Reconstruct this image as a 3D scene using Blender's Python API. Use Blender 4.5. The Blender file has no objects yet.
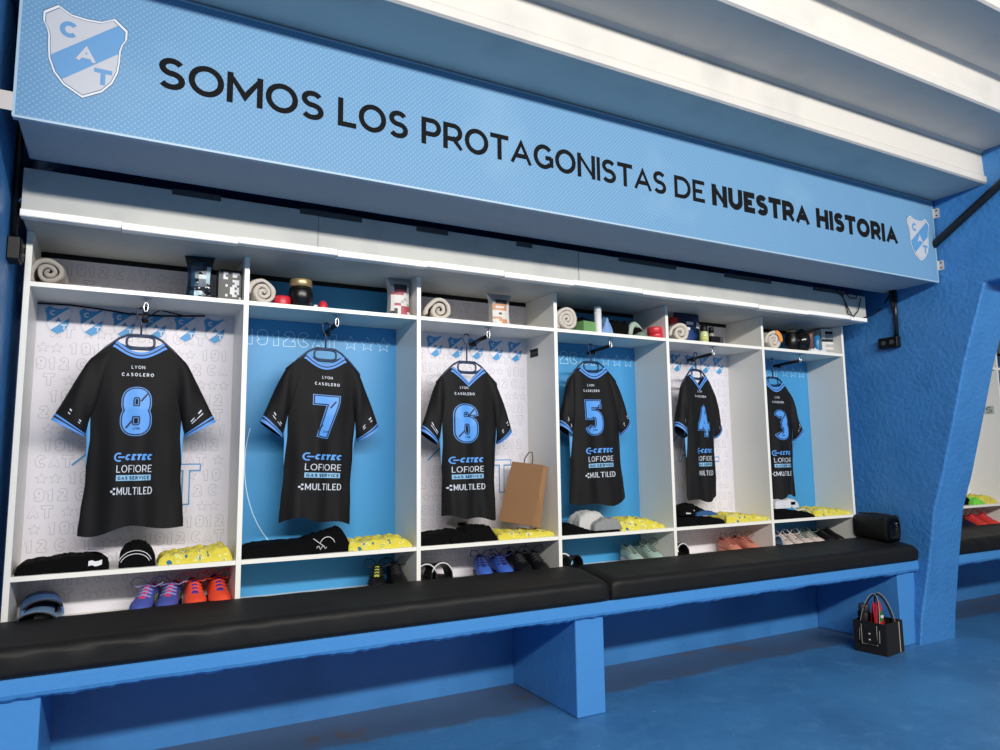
import bpy, math, random
from mathutils import Vector, Matrix
R0 = random.Random(7)
sc = bpy.context.scene
COL = sc.collection
# ------------------------------------------------------------------ camera
FPX, YAW, PIT, ROL = 704.396, 0.492155, 0.118079, -0.0127335
CAM = Vector((0.304772, -2.785663, 0.366288))
_f = Vector((math.sin(YAW)*math.cos(PIT), math.cos(YAW)*math.cos(PIT), math.sin(PIT)))
_r = Vector((math.cos(YAW), -math.sin(YAW), 0)); _u = _r.cross(_f)
_r, _u = (math.cos(ROL)*_r + math.sin(ROL)*_u, -math.sin(ROL)*_r + math.cos(ROL)*_u)
cd = bpy.data.cameras.new('camera'); cam = bpy.data.objects.new('camera', cd); COL.objects.link(cam)
cd.sensor_width = 36; cd.lens = 36*FPX/1000; cd.clip_start = .02
cam.matrix_world = Matrix(((_r.x, _u.x, -_f.x, CAM.x), (_r.y, _u.y, -_f.y, CAM.y), (_r.z, _u.z, -_f.z, CAM.z), (0, 0, 0, 1)))
sc.camera = cam
# ------------------------------------------------------------------ light and exposure
w = bpy.data.worlds.new('world'); sc.world = w; w.use_nodes = True
w.node_tree.nodes['Background'].inputs[0].default_value = (.80, .88, 1, 1)
w.node_tree.nodes['Background'].inputs[1].default_value = .16
def area(name, loc, target, sx, sy, power, col):
    l = bpy.data.lights.new(name, 'AREA'); l.shape = 'RECTANGLE'; l.size = sx; l.size_y = sy; l.energy = power; l.color = col
    o = bpy.data.objects.new(name, l); COL.objects.link(o); o.location = loc
    o.rotation_euler = (Vector(target)-Vector(loc)).to_track_quat('-Z', 'Y').to_euler()
    return o
area('tube_lamp', (1.65, -5.0, 2.40), (1.8, 0, .4), 6.4, .22, 375, (1, .965, .91))
vs = sc.view_settings; vs.view_transform = 'Standard'; vs.look = 'None'; vs.exposure = 0.0; vs.gamma = 1; vs.use_curve_mapping = False

def at(px, py, ax, v):
    """the point of the plane (axis ax = v) that stands at a place of the picture"""
    d = _f + _r*((px-500)/FPX) - _u*((py-375)/FPX)
    return CAM + d*((v-CAM[ax])/d[ax])

# ------------------------------------------------------------------ materials
def lin(c):
    return tuple(((x/255)/12.92 if x/255 <= .04045 else ((x/255+.055)/1.055)**2.4) for x in c)+(1,)
MATS = {}
def mat(name, rgb, rough=.6, bump=None, metal=0, spec=.5, mott=None, sheen=0):
    if name in MATS: return MATS[name]
    m = bpy.data.materials.new(name); m.use_nodes = True; nt = m.node_tree; b = nt.nodes['Principled BSDF']
    b.inputs['Base Color'].default_value = lin(rgb); b.inputs['Roughness'].default_value = rough
    b.inputs['Metallic'].default_value = metal; b.inputs['Specular IOR Level'].default_value = spec
    tc = nt.nodes.new('ShaderNodeTexCoord')
    if mott:                                     # (rgb2, scale, low, high): patches of a second colour
        n = nt.nodes.new('ShaderNodeTexNoise'); n.inputs['Scale'].default_value = mott[1]; n.inputs['Detail'].default_value = 6
        nt.links.new(tc.outputs['Object'], n.inputs['Vector'])
        r = nt.nodes.new('ShaderNodeMapRange'); r.inputs[1].default_value = mott[2]; r.inputs[2].default_value = mott[3]
        nt.links.new(n.outputs[0], r.inputs[0])
        x = nt.nodes.new('ShaderNodeMix'); x.data_type = 'RGBA'; x.inputs[6].default_value = lin(rgb); x.inputs[7].default_value = lin(mott[0])
        nt.links.new(r.outputs[0], x.inputs[0]); nt.links.new(x.outputs[2], b.inputs['Base Color'])
    if bump:                                     # list of (scale, strength, distance, detail)
        prev = None
        for (s, st, di, de) in bump:
            n = nt.nodes.new('ShaderNodeTexNoise'); n.inputs['Scale'].default_value = s; n.inputs['Detail'].default_value = de
            nt.links.new(tc.outputs['Object'], n.inputs['Vector'])
            bp = nt.nodes.new('ShaderNodeBump'); bp.inputs['Strength'].default_value = st; bp.inputs['Distance'].default_value = di
            nt.links.new(n.outputs[0], bp.inputs['Height'])
            if prev: nt.links.new(prev.outputs[0], bp.inputs['Normal'])
            prev = bp
        nt.links.new(prev.outputs[0], b.inputs['Normal'])
    MATS[name] = m
    return m
BLUE = (66, 132, 196)
wallm = mat('blue wall paint', BLUE, .38, [(6, .35, .015, 5), (60, .35, .004, 4)], mott=((52, 112, 172), 3.0, .45, .75))
pillm = mat('blue pillar paint', BLUE, .34, [(5, .22, .02, 6), (40, .8, .007, 8), (120, .25, .002, 3)], mott=((58, 122, 184), 5.0, .45, .75))
benchm = mat('blue bench paint', (72, 140, 206), .36, [(12, .4, .01, 4), (90, .25, .003, 3)])
ceilm = mat('white ceiling paint', (206, 201, 193), .6, [(6, .25, .02, 4), (80, .15, .003, 3)], mott=((190, 187, 182), 4.0, .5, .8))
beamm = mat('grey render', (176, 182, 188), .8, [(10, .4, .02, 5)])
white = mat('white melamine', (232, 230, 222), .38)
edge = mat('white edge band', (246, 243, 234), .35)
boardm = mat('grey white board', (188, 188, 182), .5, mott=((174, 175, 172), 5, .5, .7))
panelw = mat('white printed panel', (228, 224, 232), .42)
outl = mat('panel outline grey', (182, 178, 190), .5)
panelb = mat('blue printed panel', (64, 150, 206), .42)
outb = mat('panel outline pale', (196, 228, 250), .5)
crestb = mat('crest blue', (64, 152, 212), .45)
bigb = mat('large outline blue', (84, 154, 206), .45)
alu = mat('white aluminium', (250, 248, 244), .3)
steel = mat('steel', (200, 200, 200), .28, metal=1)
blk = mat('black plastic', (9, 9, 11), .45, spec=.3)
darkg = mat('dark grey', (62, 64, 66), .55)
leather = mat('black leatherette', (21, 20, 19), .56, [(4.5, .25, .04, 3), (170, .15, .002, 2)], spec=.3)
fab = mat('black jersey fabric', (9, 8, 10), .7, [(420, .12, .001, 1)], spec=.3)
fabb = mat('blue jersey trim', (88, 150, 226), .6)
fabn = mat('navy jersey trim', (22, 30, 66), .6)
prb = mat('blue jersey print', (86, 156, 232), .5)
prw = mat('white jersey print', (206, 212, 222), .5)
prl = mat('pale blue jersey print', (138, 190, 226), .5)
hang = mat('navy hanger plastic', (28, 48, 82), .35)
cotton = mat('black cotton', (6, 6, 7), .9, [(60, .5, .004, 4)], spec=.12)
towelg = mat('grey terry', (176, 168, 158), .95, [(260, .8, .004, 3)])
towelw = mat('cream terry', (212, 202, 190), .95, [(260, .8, .004, 3)])
kraft = mat('kraft paper', (152, 112, 76), .75, [(14, .4, .006, 3)])

def banner_material():
    m = mat('banner vinyl', (118, 172, 216), .5, spec=.25); nt = m.node_tree; b = nt.nodes['Principled BSDF']
    tc = nt.nodes.new('ShaderNodeTexCoord'); sp = nt.nodes.new('ShaderNodeSeparateXYZ'); nt.links.new(tc.outputs['Object'], sp.inputs[0])
    mx = []
    for sg in (1, -1):
        a = nt.nodes.new('ShaderNodeMath'); a.operation = 'MULTIPLY_ADD'; a.inputs[1].default_value = sg
        nt.links.new(sp.outputs[2], a.inputs[0]); nt.links.new(sp.outputs[0], a.inputs[2])
        s = nt.nodes.new('ShaderNodeMath'); s.operation = 'MULTIPLY'; s.inputs[1].default_value = 2*math.pi/.0175
        nt.links.new(a.outputs[0], s.inputs[0])
        c = nt.nodes.new('ShaderNodeMath'); c.operation = 'COSINE'; nt.links.new(s.outputs[0], c.inputs[0]); mx.append(c)
    ad = nt.nodes.new('ShaderNodeMath'); ad.operation = 'ADD'; nt.links.new(mx[0].outputs[0], ad.inputs[0]); nt.links.new(mx[1].outputs[0], ad.inputs[1])
    r = nt.nodes.new('ShaderNodeMapRange'); r.inputs[1].default_value = .5; r.inputs[2].default_value = 1.7; nt.links.new(ad.outputs[0], r.inputs[0])
    n = nt.nodes.new('ShaderNodeTexNoise'); n.inputs['Scale'].default_value = 2.2; n.inputs['Detail'].default_value = 5; nt.links.new(tc.outputs['Object'], n.inputs['Vector'])
    r2 = nt.nodes.new('ShaderNodeMapRange'); r2.inputs[1].default_value = .58; r2.inputs[2].default_value = .85; r2.inputs[4].default_value = .35; nt.links.new(n.outputs[0], r2.inputs[0])
    x = nt.nodes.new('ShaderNodeMix'); x.data_type = 'RGBA'; x.inputs[6].default_value = lin((100, 144, 180)); x.inputs[7].default_value = lin((124, 165, 196)); nt.links.new(r.outputs[0], x.inputs[0])
    y = nt.nodes.new('ShaderNodeMix'); y.data_type = 'RGBA'; y.inputs[7].default_value = lin((150, 182, 204)); nt.links.new(x.outputs[2], y.inputs[6]); nt.links.new(r2.outputs[0], y.inputs[0])
    nt.links.new(y.outputs[2], b.inputs['Base Color'])
    return m
bannerm = banner_material()
def floor_material():
    m = mat('blue floor paint', (46, 104, 168), .42, [(5, .25, .01, 5), (120, .25, .003, 3)]); nt = m.node_tree; b = nt.nodes['Principled BSDF']
    tc = nt.nodes.new('ShaderNodeTexCoord'); sp = nt.nodes.new('ShaderNodeSeparateXYZ'); nt.links.new(tc.outputs['Object'], sp.inputs[0])
    def noise(s, d=6, ro=.6):
        n = nt.nodes.new('ShaderNodeTexNoise'); n.inputs['Scale'].default_value = s; n.inputs['Detail'].default_value = d; n.inputs['Roughness'].default_value = ro
        nt.links.new(tc.outputs['Object'], n.inputs['Vector']); return n
    def rng(src, a, b_, c=0, d=1):
        r = nt.nodes.new('ShaderNodeMapRange'); r.inputs[1].default_value = a; r.inputs[2].default_value = b_; r.inputs[3].default_value = c; r.inputs[4].default_value = d
        nt.links.new(src, r.inputs[0]); return r
    def mixc(fac, c1, c2):
        x = nt.nodes.new('ShaderNodeMix'); x.data_type = 'RGBA'; nt.links.new(fac, x.inputs[0])
        if isinstance(c1, tuple): x.inputs[6].default_value = lin(c1)
        else: nt.links.new(c1, x.inputs[6])
        x.inputs[7].default_value = lin(c2); return x.outputs[2]
    c = mixc(rng(noise(1.6).outputs[0], .40, .66).outputs[0], (66, 126, 178), (54, 106, 156))
    c = mixc(rng(noise(85, 4, .7).outputs[0], .5, .75, 0, .55).outputs[0], c, (50, 92, 134))
    c = mixc(rng(noise(7, 8, .7).outputs[0], .52, .72, 0, .7).outputs[0], c, (84, 140, 188))
    # paint trodden off along the wall and in patches; band includes painted bench shadow
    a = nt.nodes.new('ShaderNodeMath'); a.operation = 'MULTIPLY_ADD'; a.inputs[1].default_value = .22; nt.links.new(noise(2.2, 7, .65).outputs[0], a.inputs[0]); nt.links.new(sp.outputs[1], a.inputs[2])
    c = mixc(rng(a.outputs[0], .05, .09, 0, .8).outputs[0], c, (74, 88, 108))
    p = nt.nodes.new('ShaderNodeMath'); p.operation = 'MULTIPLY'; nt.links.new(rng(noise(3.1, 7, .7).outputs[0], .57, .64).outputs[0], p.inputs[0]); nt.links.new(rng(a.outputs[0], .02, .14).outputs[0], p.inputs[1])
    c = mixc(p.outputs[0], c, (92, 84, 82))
    c = mixc(rng(noise(2.3, 9, .75).outputs[0], .66, .76, 0, .6).outputs[0], c, (104, 128, 150))
    c = mixc(rng(noise(46, 3, .5).outputs[0], .73, .76, 0, .8).outputs[0], c, (150, 180, 205))
    nt.links.new(c, b.inputs['Base Color'])
    return m
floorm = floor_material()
def bib_material():
    m = mat('yellow bib', (232, 222, 66), .75, [(70, .8, .008, 4)], spec=.2); nt = m.node_tree; b = nt.nodes['Principled BSDF']
    tc = nt.nodes.new('ShaderNodeTexCoord'); v = nt.nodes.new('ShaderNodeTexNoise'); v.inputs['Scale'].default_value = 42; v.inputs['Detail'].default_value = 1
    nt.links.new(tc.outputs['Object'], v.inputs['Vector'])
    r = nt.nodes.new('ShaderNodeValToRGB'); r.color_ramp.interpolation = 'CONSTANT'; e = r.color_ramp.elements
    e[0].position = 0; e[0].color = lin((48, 112, 150)); e[1].position = .31; e[1].color = lin((222, 206, 74))
    k = e.new(.60); k.color = lin((232, 226, 140)); k = e.new(.66); k.color = lin((60, 120, 160)); k = e.new(.685); k.color = lin((214, 200, 70))
    nt.links.new(v.outputs[0], r.inputs[0]); nt.links.new(r.outputs[0], b.inputs['Base Color'])
    return m
bibm = bib_material()

# ------------------------------------------------------------------ mesh helpers
class MB:
    def __init__(s): s.v, s.f, s.m = [], [], []
    def add(s, vs_, fs, mi=0):
        o = len(s.v); s.v += [tuple(p) for p in vs_]; s.f += [tuple(i+o for i in q) for q in fs]; s.m += [mi]*len(fs)
    def box(s, x0, x1, y0, y1, z0, z1, mi=0, fmi=None):
        vs_ = [(x, y, z) for x in (x0, x1) for y in (y0, y1) for z in (z0, z1)]
        fs = [(0, 1, 3, 2), (4, 6, 7, 5), (0, 4, 5, 1), (2, 3, 7, 6), (0, 2, 6, 4), (1, 5, 7, 3)]
        s.add(vs_, fs, mi)
        if fmi is not None: s.m[-4] = fmi          # the face to the viewer (-y)
    def grid(s, P, nu, nv, cu=False, cv=False, mi=0):
        o = len(s.v); fs = []
        for j in range(nv):
            for i in range(nu): s.v.append(tuple(P(i, j)))
        for j in range(nv if cv else nv-1):
            for i in range(nu if cu else nu-1):
                a, b = j*nu+i, j*nu+(i+1) % nu; c, d = ((j+1) % nv)*nu+(i+1) % nu, ((j+1) % nv)*nu+i
                fs.append((o+a, o+b, o+c, o+d))
        s.f += fs; s.m += [mi]*len(fs)
        return o
    def cap(s, ids, mi=0): s.f.append(tuple(ids)); s.m.append(mi)
    def tube(s, pts, r, n=8, mi=0, closed=False, flat=None):
        pts = [Vector(p) for p in pts]; N = len(pts); fr = []; up = None
        for i in range(N):
            a = pts[(i-1) % N] if (closed or i) else pts[0]; b = pts[(i+1) % N] if (closed or i < N-1) else pts[-1]
            t = (b-a).normalized()
            if up is None: up = Vector((0, 0, 1)) if abs(t.z) < .9 else Vector((0, 1, 0))
            up = (up - t*up.dot(t)).normalized(); fr.append((up.copy(), t.cross(up)))
        rr = r if callable(r) else (lambda k: r)
        def P(i, j):
            u, v = fr[j]; a = 2*math.pi*i/n
            return pts[j] + (u*math.cos(a)*(flat or 1) + v*math.sin(a))*rr(j/(N-1 if N > 1 else 1))
        o = s.grid(P, n, N, cu=True, cv=closed, mi=mi)
        if not closed: s.cap([o+i for i in range(n)][::-1], mi); s.cap([o+(N-1)*n+i for i in range(n)], mi)
    def lathe(s, prof, n=24, c=(0, 0, 0), mi=0, mis=None):
        o = len(s.v)
        for (r, z) in prof:
            for i in range(n): s.v.append((c[0]+r*math.cos(2*math.pi*i/n), c[1]+r*math.sin(2*math.pi*i/n), c[2]+z))
        for j in range(len(prof)-1):
            for i in range(n):
                s.f.append((o+j*n+i, o+j*n+(i+1) % n, o+(j+1)*n+(i+1) % n, o+(j+1)*n+i)); s.m.append(mis[j] if mis else mi)
        s.cap([o+i for i in range(n)][::-1], mis[0] if mis else mi); s.cap([o+(len(prof)-1)*n+i for i in range(n)], mis[-1] if mis else mi)
    def build(s, name, mats, parent=None, smooth=False, bevel=0, loc=None, rotz=0, world=False, sub=0):
        me = bpy.data.meshes.new(name); me.from_pydata(s.v, [], s.f); me.update()
        if not isinstance(mats, (list, tuple)): mats = [mats]
        for m in mats: me.materials.append(m)
        me.polygons.foreach_set('material_index', [min(i, len(mats)-1) for i in s.m])
        if smooth: me.polygons.foreach_set('use_smooth', [True]*len(me.polygons))
        o = bpy.data.objects.new(name, me); COL.objects.link(o)
        if parent:
            o.parent = parent
            if world: o.matrix_parent_inverse = Matrix.Translation(parent.location).inverted()
        if loc: o.location = loc
        o.rotation_euler.z = rotz
        if bevel:
            b = o.modifiers.new('bevel', 'BEVEL'); b.width = bevel; b.segments = 3; b.limit_method = 'ANGLE'
            if smooth is False: me.polygons.foreach_set('use_smooth', [True]*len(me.polygons)); b.harden_normals = True
        if sub: q = o.modifiers.new('sub', 'SUBSURF'); q.levels = q.render_levels = sub
        return o
def tag(o, label, cat, group=None):
    o['label'] = label; o['category'] = cat
    if group: o['group'] = group
    return o
def thing(name, label, cat, loc=(0, 0, 0), rotz=0, group=None):
    o = bpy.data.objects.new(name, None); COL.objects.link(o); o.empty_display_size = .05
    o.location = loc; o.rotation_euler = (0, 0, rotz)
    return tag(o, label, cat, group)
def struct(o): o['kind'] = 'structure'; return o
def wob(x, y, z, s=0):                              # smooth pseudo noise, -1..1
    return (math.sin(x*1.7+y*2.3+s)+math.sin(y*1.9-z*2.1+s*1.7)+math.sin(z*2.7+x*1.3+s*.6)+math.sin(x*3.1-y*1.1+z*1.7+s*2.3))/4

# ------------------------------------------------------------------ stroke lettering
def arc(cx, cy, rx, ry, a0, a1, n=18, p=2.0):
    o = []
    for i in range(n+1):
        a = math.radians(a0+(a1-a0)*i/n); c, s = math.cos(a), math.sin(a)
        o.append((cx+rx*math.copysign(abs(c)**(2/p), c), cy+ry*math.copysign(abs(s)**(2/p), s)))
    return o
def L(*p): return (list(p), True, False)
def Cv(pts, ext=False, closed=False): return (pts, ext, closed)
GL = {
 'O': (1.08, [Cv(arc(.5, .5, .5, .5, 0, 348.75, 31), closed=True)]),
 'S': (.80, [Cv(arc(.5, .755, .46, .245, 28, 270, 14)+arc(.5, .25, .5, .26, 90, -150, 14))]),
 'M': (1.14, [L((0, 0), (0, 1)), L((1, 0), (1, 1)), L((0, 1), (.5, .22), (1, 1))]),
 'L': (.70, [L((0, 1), (0, 0), (1, 0))]),
 'P': (.84, [L((0, 0), (0, 1)), Cv([(0, 1)]+arc(.58, .69, .42, .31, 90, -90, 12)+[(0, .38)])]),
 'R': (.86, [L((0, 0), (0, 1)), Cv([(0, 1)]+arc(.56, .69, .42, .31, 90, -90, 12)+[(0, .38)]), L((.55, .38), (1, 0))]),
 'T': (.86, [L((0, 1), (1, 1)), L((.5, 1), (.5, 0))]),
 'A': (1.04, [L((0, 0), (.5, 1), (1, 0)), Cv([(.14, .28), (.86, .28)])]),
 'G': (1.0, [Cv(arc(.52, .5, .52, .5, 42, 318, 22)), L((1, .14), (1, .40)), Cv([(.62, .46), (1, .46)])]),
 'C': (.98, [Cv(arc(.52, .5, .52, .5, 42, 318, 22))]),
 'N': (.96, [L((0, 0), (0, 1)), L((1, 0), (1, 1)), L((0, 1), (1, 0))]),
 'I': (.0, [L((.5, 0), (.5, 1))]),
 'D': (.98, [Cv([(0, 0), (0, 1)]+arc(.45, .5, .55, .5, 90, -90, 18)+[(0, 0)], closed=True)]),
 'E': (.74, [L((1, 1), (0, 1), (0, 0), (1, 0)), Cv([(0, .5), (.9, .5)])]),
 'F': (.72, [L((1, 1), (0, 1), (0, 0)), Cv([(0, .46), (.9, .46)])]),
 'U': (.92, [L((0, 1), (0, .45)), Cv([(0, .45)]+arc(.5, .42, .5, .42, 180, 360, 16)+[(1, .45)]), L((1, .45), (1, 1))]),
 'H': (.94, [L((0, 0), (0, 1)), L((1, 0), (1, 1)), Cv([(0, .5), (1, .5)])]),
 'V': (1.0, [L((0, 1), (.5, 0), (1, 1))]),
 'Y': (.94, [L((0, 1), (.5, .42), (1, 1)), L((.5, .45), (.5, 0))]),
 'K': (.86, [L((0, 0), (0, 1)), L((1, 1), (.05, .4)), L((.3, .58), (1, 0))]),
 '1': (.42, [L((0, .84), (.8, 1), (.8, 0))]),
 '2': (.74, [Cv(arc(.5, .72, .46, .28, 165, -40, 14)+[(0, 0)]), L((0, 0), (1, 0))]),
 '3': (.66, [Cv(arc(.5, .75, .46, .25, 150, -88, 12, 2.5)), Cv(arc(.5, .26, .5, .26, 88, -150, 12, 2.5))]),
 '4': (.74, [L((.72, 0), (.72, 1), (0, .26), (1, .26))]),
 '5': (.64, [L((.92, 1), (.04, 1), (.0, .58)), Cv([(0, .57)]+arc(.46, .32, .54, .32, 100, -150, 16, 2.6))]),
 '6': (.64, [Cv(arc(.5, .3, .5, .3, 0, 348.75, 31, 2.7), closed=True), Cv([(0, .32), (0, .62)]+arc(.5, .68, .5, .32, 180, 12, 14, 2.8))]),
 '7': (.66, [L((0, 1), (1, 1), (.38, 0))]),
 '8': (.64, [Cv(arc(.5, .74, .46, .26, 0, 348.75, 31, 2.6), closed=True), Cv(arc(.5, .26, .5, .26, 0, 348.75, 31, 2.6), closed=True)]),
 '9': (.64, [Cv(arc(.5, .7, .5, .3, 0, 348.75, 31, 2.4), closed=True), Cv([(1, .68), (1, .38)]+arc(.5, .32, .5, .32, 0, -168, 14, 2.6))]),
 ':': (.16, [L((.5, .1), (.5, .12)), L((.5, .7), (.5, .72))]),
}
def refine(pts, step, closed):
    o = []; n = len(pts)
    for i in range(n if closed else n-1):
        a, b = pts[i], pts[(i+1) % n]; d = math.hypot(b[0]-a[0], b[1]-a[1]); k = max(1, int(math.ceil(d/step)))
        for j in range(k): o.append((a[0]+(b[0]-a[0])*j/k, a[1]+(b[1]-a[1])*j/k))
    if not closed: o.append(pts[-1])
    return o
SEQ = [0]
def ribbon(mb, pts, wd, P, layer, mi=0, closed=False, ext=0, lo=None, hi=None, step=None, xl=None, xh=None):
    SEQ[0] += 1; layer = layer+.06*(SEQ[0] % 7)
    q = [pts[0]]
    for p in pts[1:]:
        if math.hypot(p[0]-q[-1][0], p[1]-q[-1][1]) > 1e-5: q.append(p)
    if closed and math.hypot(q[0][0]-q[-1][0], q[0][1]-q[-1][1]) < 1e-5: q.pop()
    pts = q
    if len(pts) < 2: return
    if ext and not closed:
        def push(a, b):
            d = math.hypot(a[0]-b[0], a[1]-b[1]); return (a[0]+(a[0]-b[0])/d*ext, a[1]+(a[1]-b[1])/d*ext)
        pts = [push(pts[0], pts[1])]+pts[1:-1]+[push(pts[-1], pts[-2])]
    if step: pts = refine(pts, step, closed)
    n = len(pts); vsx = []
    for i in range(n):
        a = pts[i-1] if (i or closed) else None; b = pts[i]; c = pts[(i+1) % n] if (i < n-1 or closed) else None
        def nrm(p, q_): d = math.hypot(q_[0]-p[0], q_[1]-p[1]); return (-(q_[1]-p[1])/d, (q_[0]-p[0])/d)
        n1 = nrm(a, b) if a else nrm(b, c); n2 = nrm(b, c) if c else n1
        mx, my = n1[0]+n2[0], n1[1]+n2[1]; l = math.hypot(mx, my)
        if l < 1e-4: mx, my, k = n1[0], n1[1], 1
        else: mx, my = mx/l, my/l; k = min(2.6, 1/max(.2, mx*n1[0]+my*n1[1]))
        for sg in ((1, .5, 0, -.5, -1) if step else (1, -1)):
            x, z = b[0]+mx*k*sg*wd/2, b[1]+my*k*sg*wd/2
            if lo is not None: z = min(max(z, lo), hi)
            if xl is not None: x = min(max(x, xl), xh)
            vsx.append(P(x, z, layer))
    w_ = 5 if step else 2
    fs = [(w_*i+q, w_*i+q+1, w_*((i+1) % n)+q+1, w_*((i+1) % n)+q) for i in range(n if closed else n-1) for q in range(w_-1)]
    mb.add(vsx, fs, mi)
def text_width(s, wt, gap):
    x = 0
    for ch in s: x += (.36 if ch == ' ' else max(GL[ch][0], wt) + gap)
    return x-gap
def text(mb, s, x0, x1, z0, cap, wt, P, layer, mi=0, gap=.2, slant=0, grow=0, step=None):
    """letters of cap height cap, stroke wt (of the cap height), stretched to run from x0 to x1; grow widens the stroke only"""
    k = (x1-x0)/(text_width(s, wt, gap)*cap); x = x0; hw = wt/2*cap
    for ch in s:
        if ch == ' ': x += .36*cap*k; continue
        W, strokes = GL[ch]; W = max(W, wt)*cap*k
        for pts, ext, closed in strokes:
            m = [(x+hw+px*(W-2*hw) if W > 2*hw+1e-6 else x+W/2, z0+hw+pz*(cap-2*hw)) for px, pz in pts]
            if slant: m = [(px+(pz-z0)*slant, pz) for px, pz in m]
            ribbon(mb, m, 2*hw+grow, P, layer, mi, closed, (hw+grow/2) if ext else (grow/2 if not closed else 0), z0-grow/2, z0+cap+grow/2, step, *((None, None) if slant else (x-grow/2, x+W+grow/2)))
        x += W+gap*cap*k
def poly(mb, pts, P, layer, mi=0):
    SEQ[0] += 1; layer = layer+.06*(SEQ[0] % 7)
    cx, cz = sum(p[0] for p in pts)/len(pts), sum(p[1] for p in pts)/len(pts); n = len(pts)
    mb.add([P(cx, cz, layer)]+[P(x, z, layer) for x, z in pts], [(0, i+1, (i+1) % n+1) for i in range(n)], mi)
def star(cx, cz, r):
    return [(cx+(r if i % 2 == 0 else r*.45)*math.sin(math.pi*i/5), cz+(r if i % 2 == 0 else r*.45)*math.cos(math.pi*i/5)) for i in range(10)]
# shield of the club: right half mirrored, in a box 1 wide and 1.25 high, origin in the middle
_h = [(0, .52), (.18, .535), (.34, .625), (.5, .49), (.5, .36), (.455, .27), (.43, .17), (.425, 0), (.41, -.16), (.345, -.34), (.23, -.49), (0, -.625)]
SHIELD = _h + [(-x, z) for x, z in _h[-2:0:-1]]
def shield(k, cx, cz, s=1): return [(cx+x*k*s, cz+z*k*s) for x, z in SHIELD]
def clip(pts, a, b, c):                              # keep a*x + b*z <= c
    o = []
    for i in range(len(pts)):
        p, q = pts[i], pts[(i+1) % len(pts)]; dp, dq = a*p[0]+b*p[1]-c, a*q[0]+b*q[1]-c
        if dp <= 0: o.append(p)
        if dp*dq < 0: t = dp/(dp-dq); o.append((p[0]+(q[0]-p[0])*t, p[1]+(q[1]-p[1])*t))
    return o
def crest(mb, k, cx, cz, P, base, cols, outline=True):
    """cols: material slots (edge, rim, field, band, letters on field, letter on band)"""
    if outline:
        poly(mb, shield(k, cx, cz, 1.0), P, base, cols[0]); poly(mb, shield(k, cx, cz, .982), P, base+1, cols[1]); poly(mb, shield(k, cx, cz, .935), P, base+2, cols[0])
    sh = shield(k, cx, cz, .918)
    poly(mb, sh, P, base+3, cols[2])
    a, b = -.64, .77; c0 = a*cx+b*cz
    bd = clip(clip(sh, a, b, c0+.165*k), -a, -b, -(c0-.165*k))
    poly(mb, bd, P, base+4, cols[3])
    s = .225*k
    text(mb, 'C', cx-.30*k, cx-.30*k+s*.95, cz+.19*k, s, .26, P, base+5, cols[4])
    text(mb, 'A', cx-.10*k, cx-.10*k+s*1.05, cz-.10*k, s, .26, P, base+6, cols[5])
    text(mb, 'T', cx+.12*k, cx+.12*k+s*.95, cz-.38*k, s, .26, P, base+5, cols[4])

# ------------------------------------------------------------------ the setting
ZF = -.70; XL = -.045; XR = 4.34; XR2 = 4.63; YB = .29
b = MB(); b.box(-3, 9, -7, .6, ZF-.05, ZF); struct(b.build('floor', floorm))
b = MB(); b.box(-3, 9, YB, YB+.1, ZF-.02, 1.9); struct(b.build('wall_back', wallm))
prof = [(.32, ZF-.01), (-.285, ZF-.01), (-.30, -.55), (-.345, -.25), (-.395, .05), (-.455, .23), (-.54, .535), (-.63, .868), (-.765, 1.268), (-.9, 1.275), (-1.6, 1.70), (-2.6, 2.36), (-3.6, 3.05), (-3.6, 4.3), (.32, 4.3)]
def side_wall(name, x0, x1):
    import bmesh
    bm = bmesh.new(); pr = []
    for i in range(len(prof)):
        p, q = prof[i], prof[(i+1) % len(prof)]; d = math.hypot(q[0]-p[0], q[1]-p[1]); k = max(1, int(d/.12)) if i < 9 else 1
        for j in range(k): pr.append((p[0]+(q[0]-p[0])*j/k, p[1]+(q[1]-p[1])*j/k))
    n = len(pr)
    fl = -.055 if x0 > 0 else 0
    va = [bm.verts.new((x0+(fl*min(1, max(0, (-.22-z)/.45)) if y < -.25 else 0), y, z)) for y, z in pr]; vb = [bm.verts.new((x1, y, z)) for y, z in pr]
    bm.faces.new(va); bm.faces.new(vb[::-1])
    for i in range(n): bm.faces.new((va[i], vb[i], vb[(i+1) % n], va[(i+1) % n]))
    bmesh.ops.recalc_face_normals(bm, faces=bm.faces)
    me = bpy.data.meshes.new(name); bm.to_mesh(me); bm.free(); me.materials.append(pillm)
    o = bpy.data.objects.new(name, me); COL.objects.link(o)
    for p in me.polygons: p.use_smooth = True
    bv = o.modifiers.new('bevel', 'BEVEL'); bv.width = .014; bv.segments = 3; bv.limit_method = 'ANGLE'; bv.harden_normals = True
    return struct(o)
side_wall('wall_left', XL-.29, XL); side_wall('wall_right', XR, XR2)
# stepped underside of the stand: level soffits and upright risers
b = MB(); ys, zs = -.555, 1.80; pr = [(.39, zs), (-.81, zs)]
y, z = -.81, zs
for i in range(9):
    pr += [(y-.010, z+.006), (y-.012, z+.036), (y, z+.05), (y+.004, z+.172), (y-.012, z+.186)]; z += .186; y2 = y-.283; pr.append((y2, z)); y = y2
top = [(y, z+.15), (.39, zs+.9)]
X0, X1 = -.4, 4.70
pts = pr+top; n = len(pts)
b.add([(X0, p[0], p[1]) for p in pts]+[(X1, p[0], p[1]) for p in pts], [(i, (i+1) % n, n+(i+1) % n, n+i) for i in range(n)])
struct(b.build('ceiling', ceilm))
# rendered box beam behind the banner
b = MB(); b.box(.004, XR+.01, -.515, -.19, 1.333, 1.81); struct(b.build('trim_1', beamm, bevel=.006))

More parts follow.
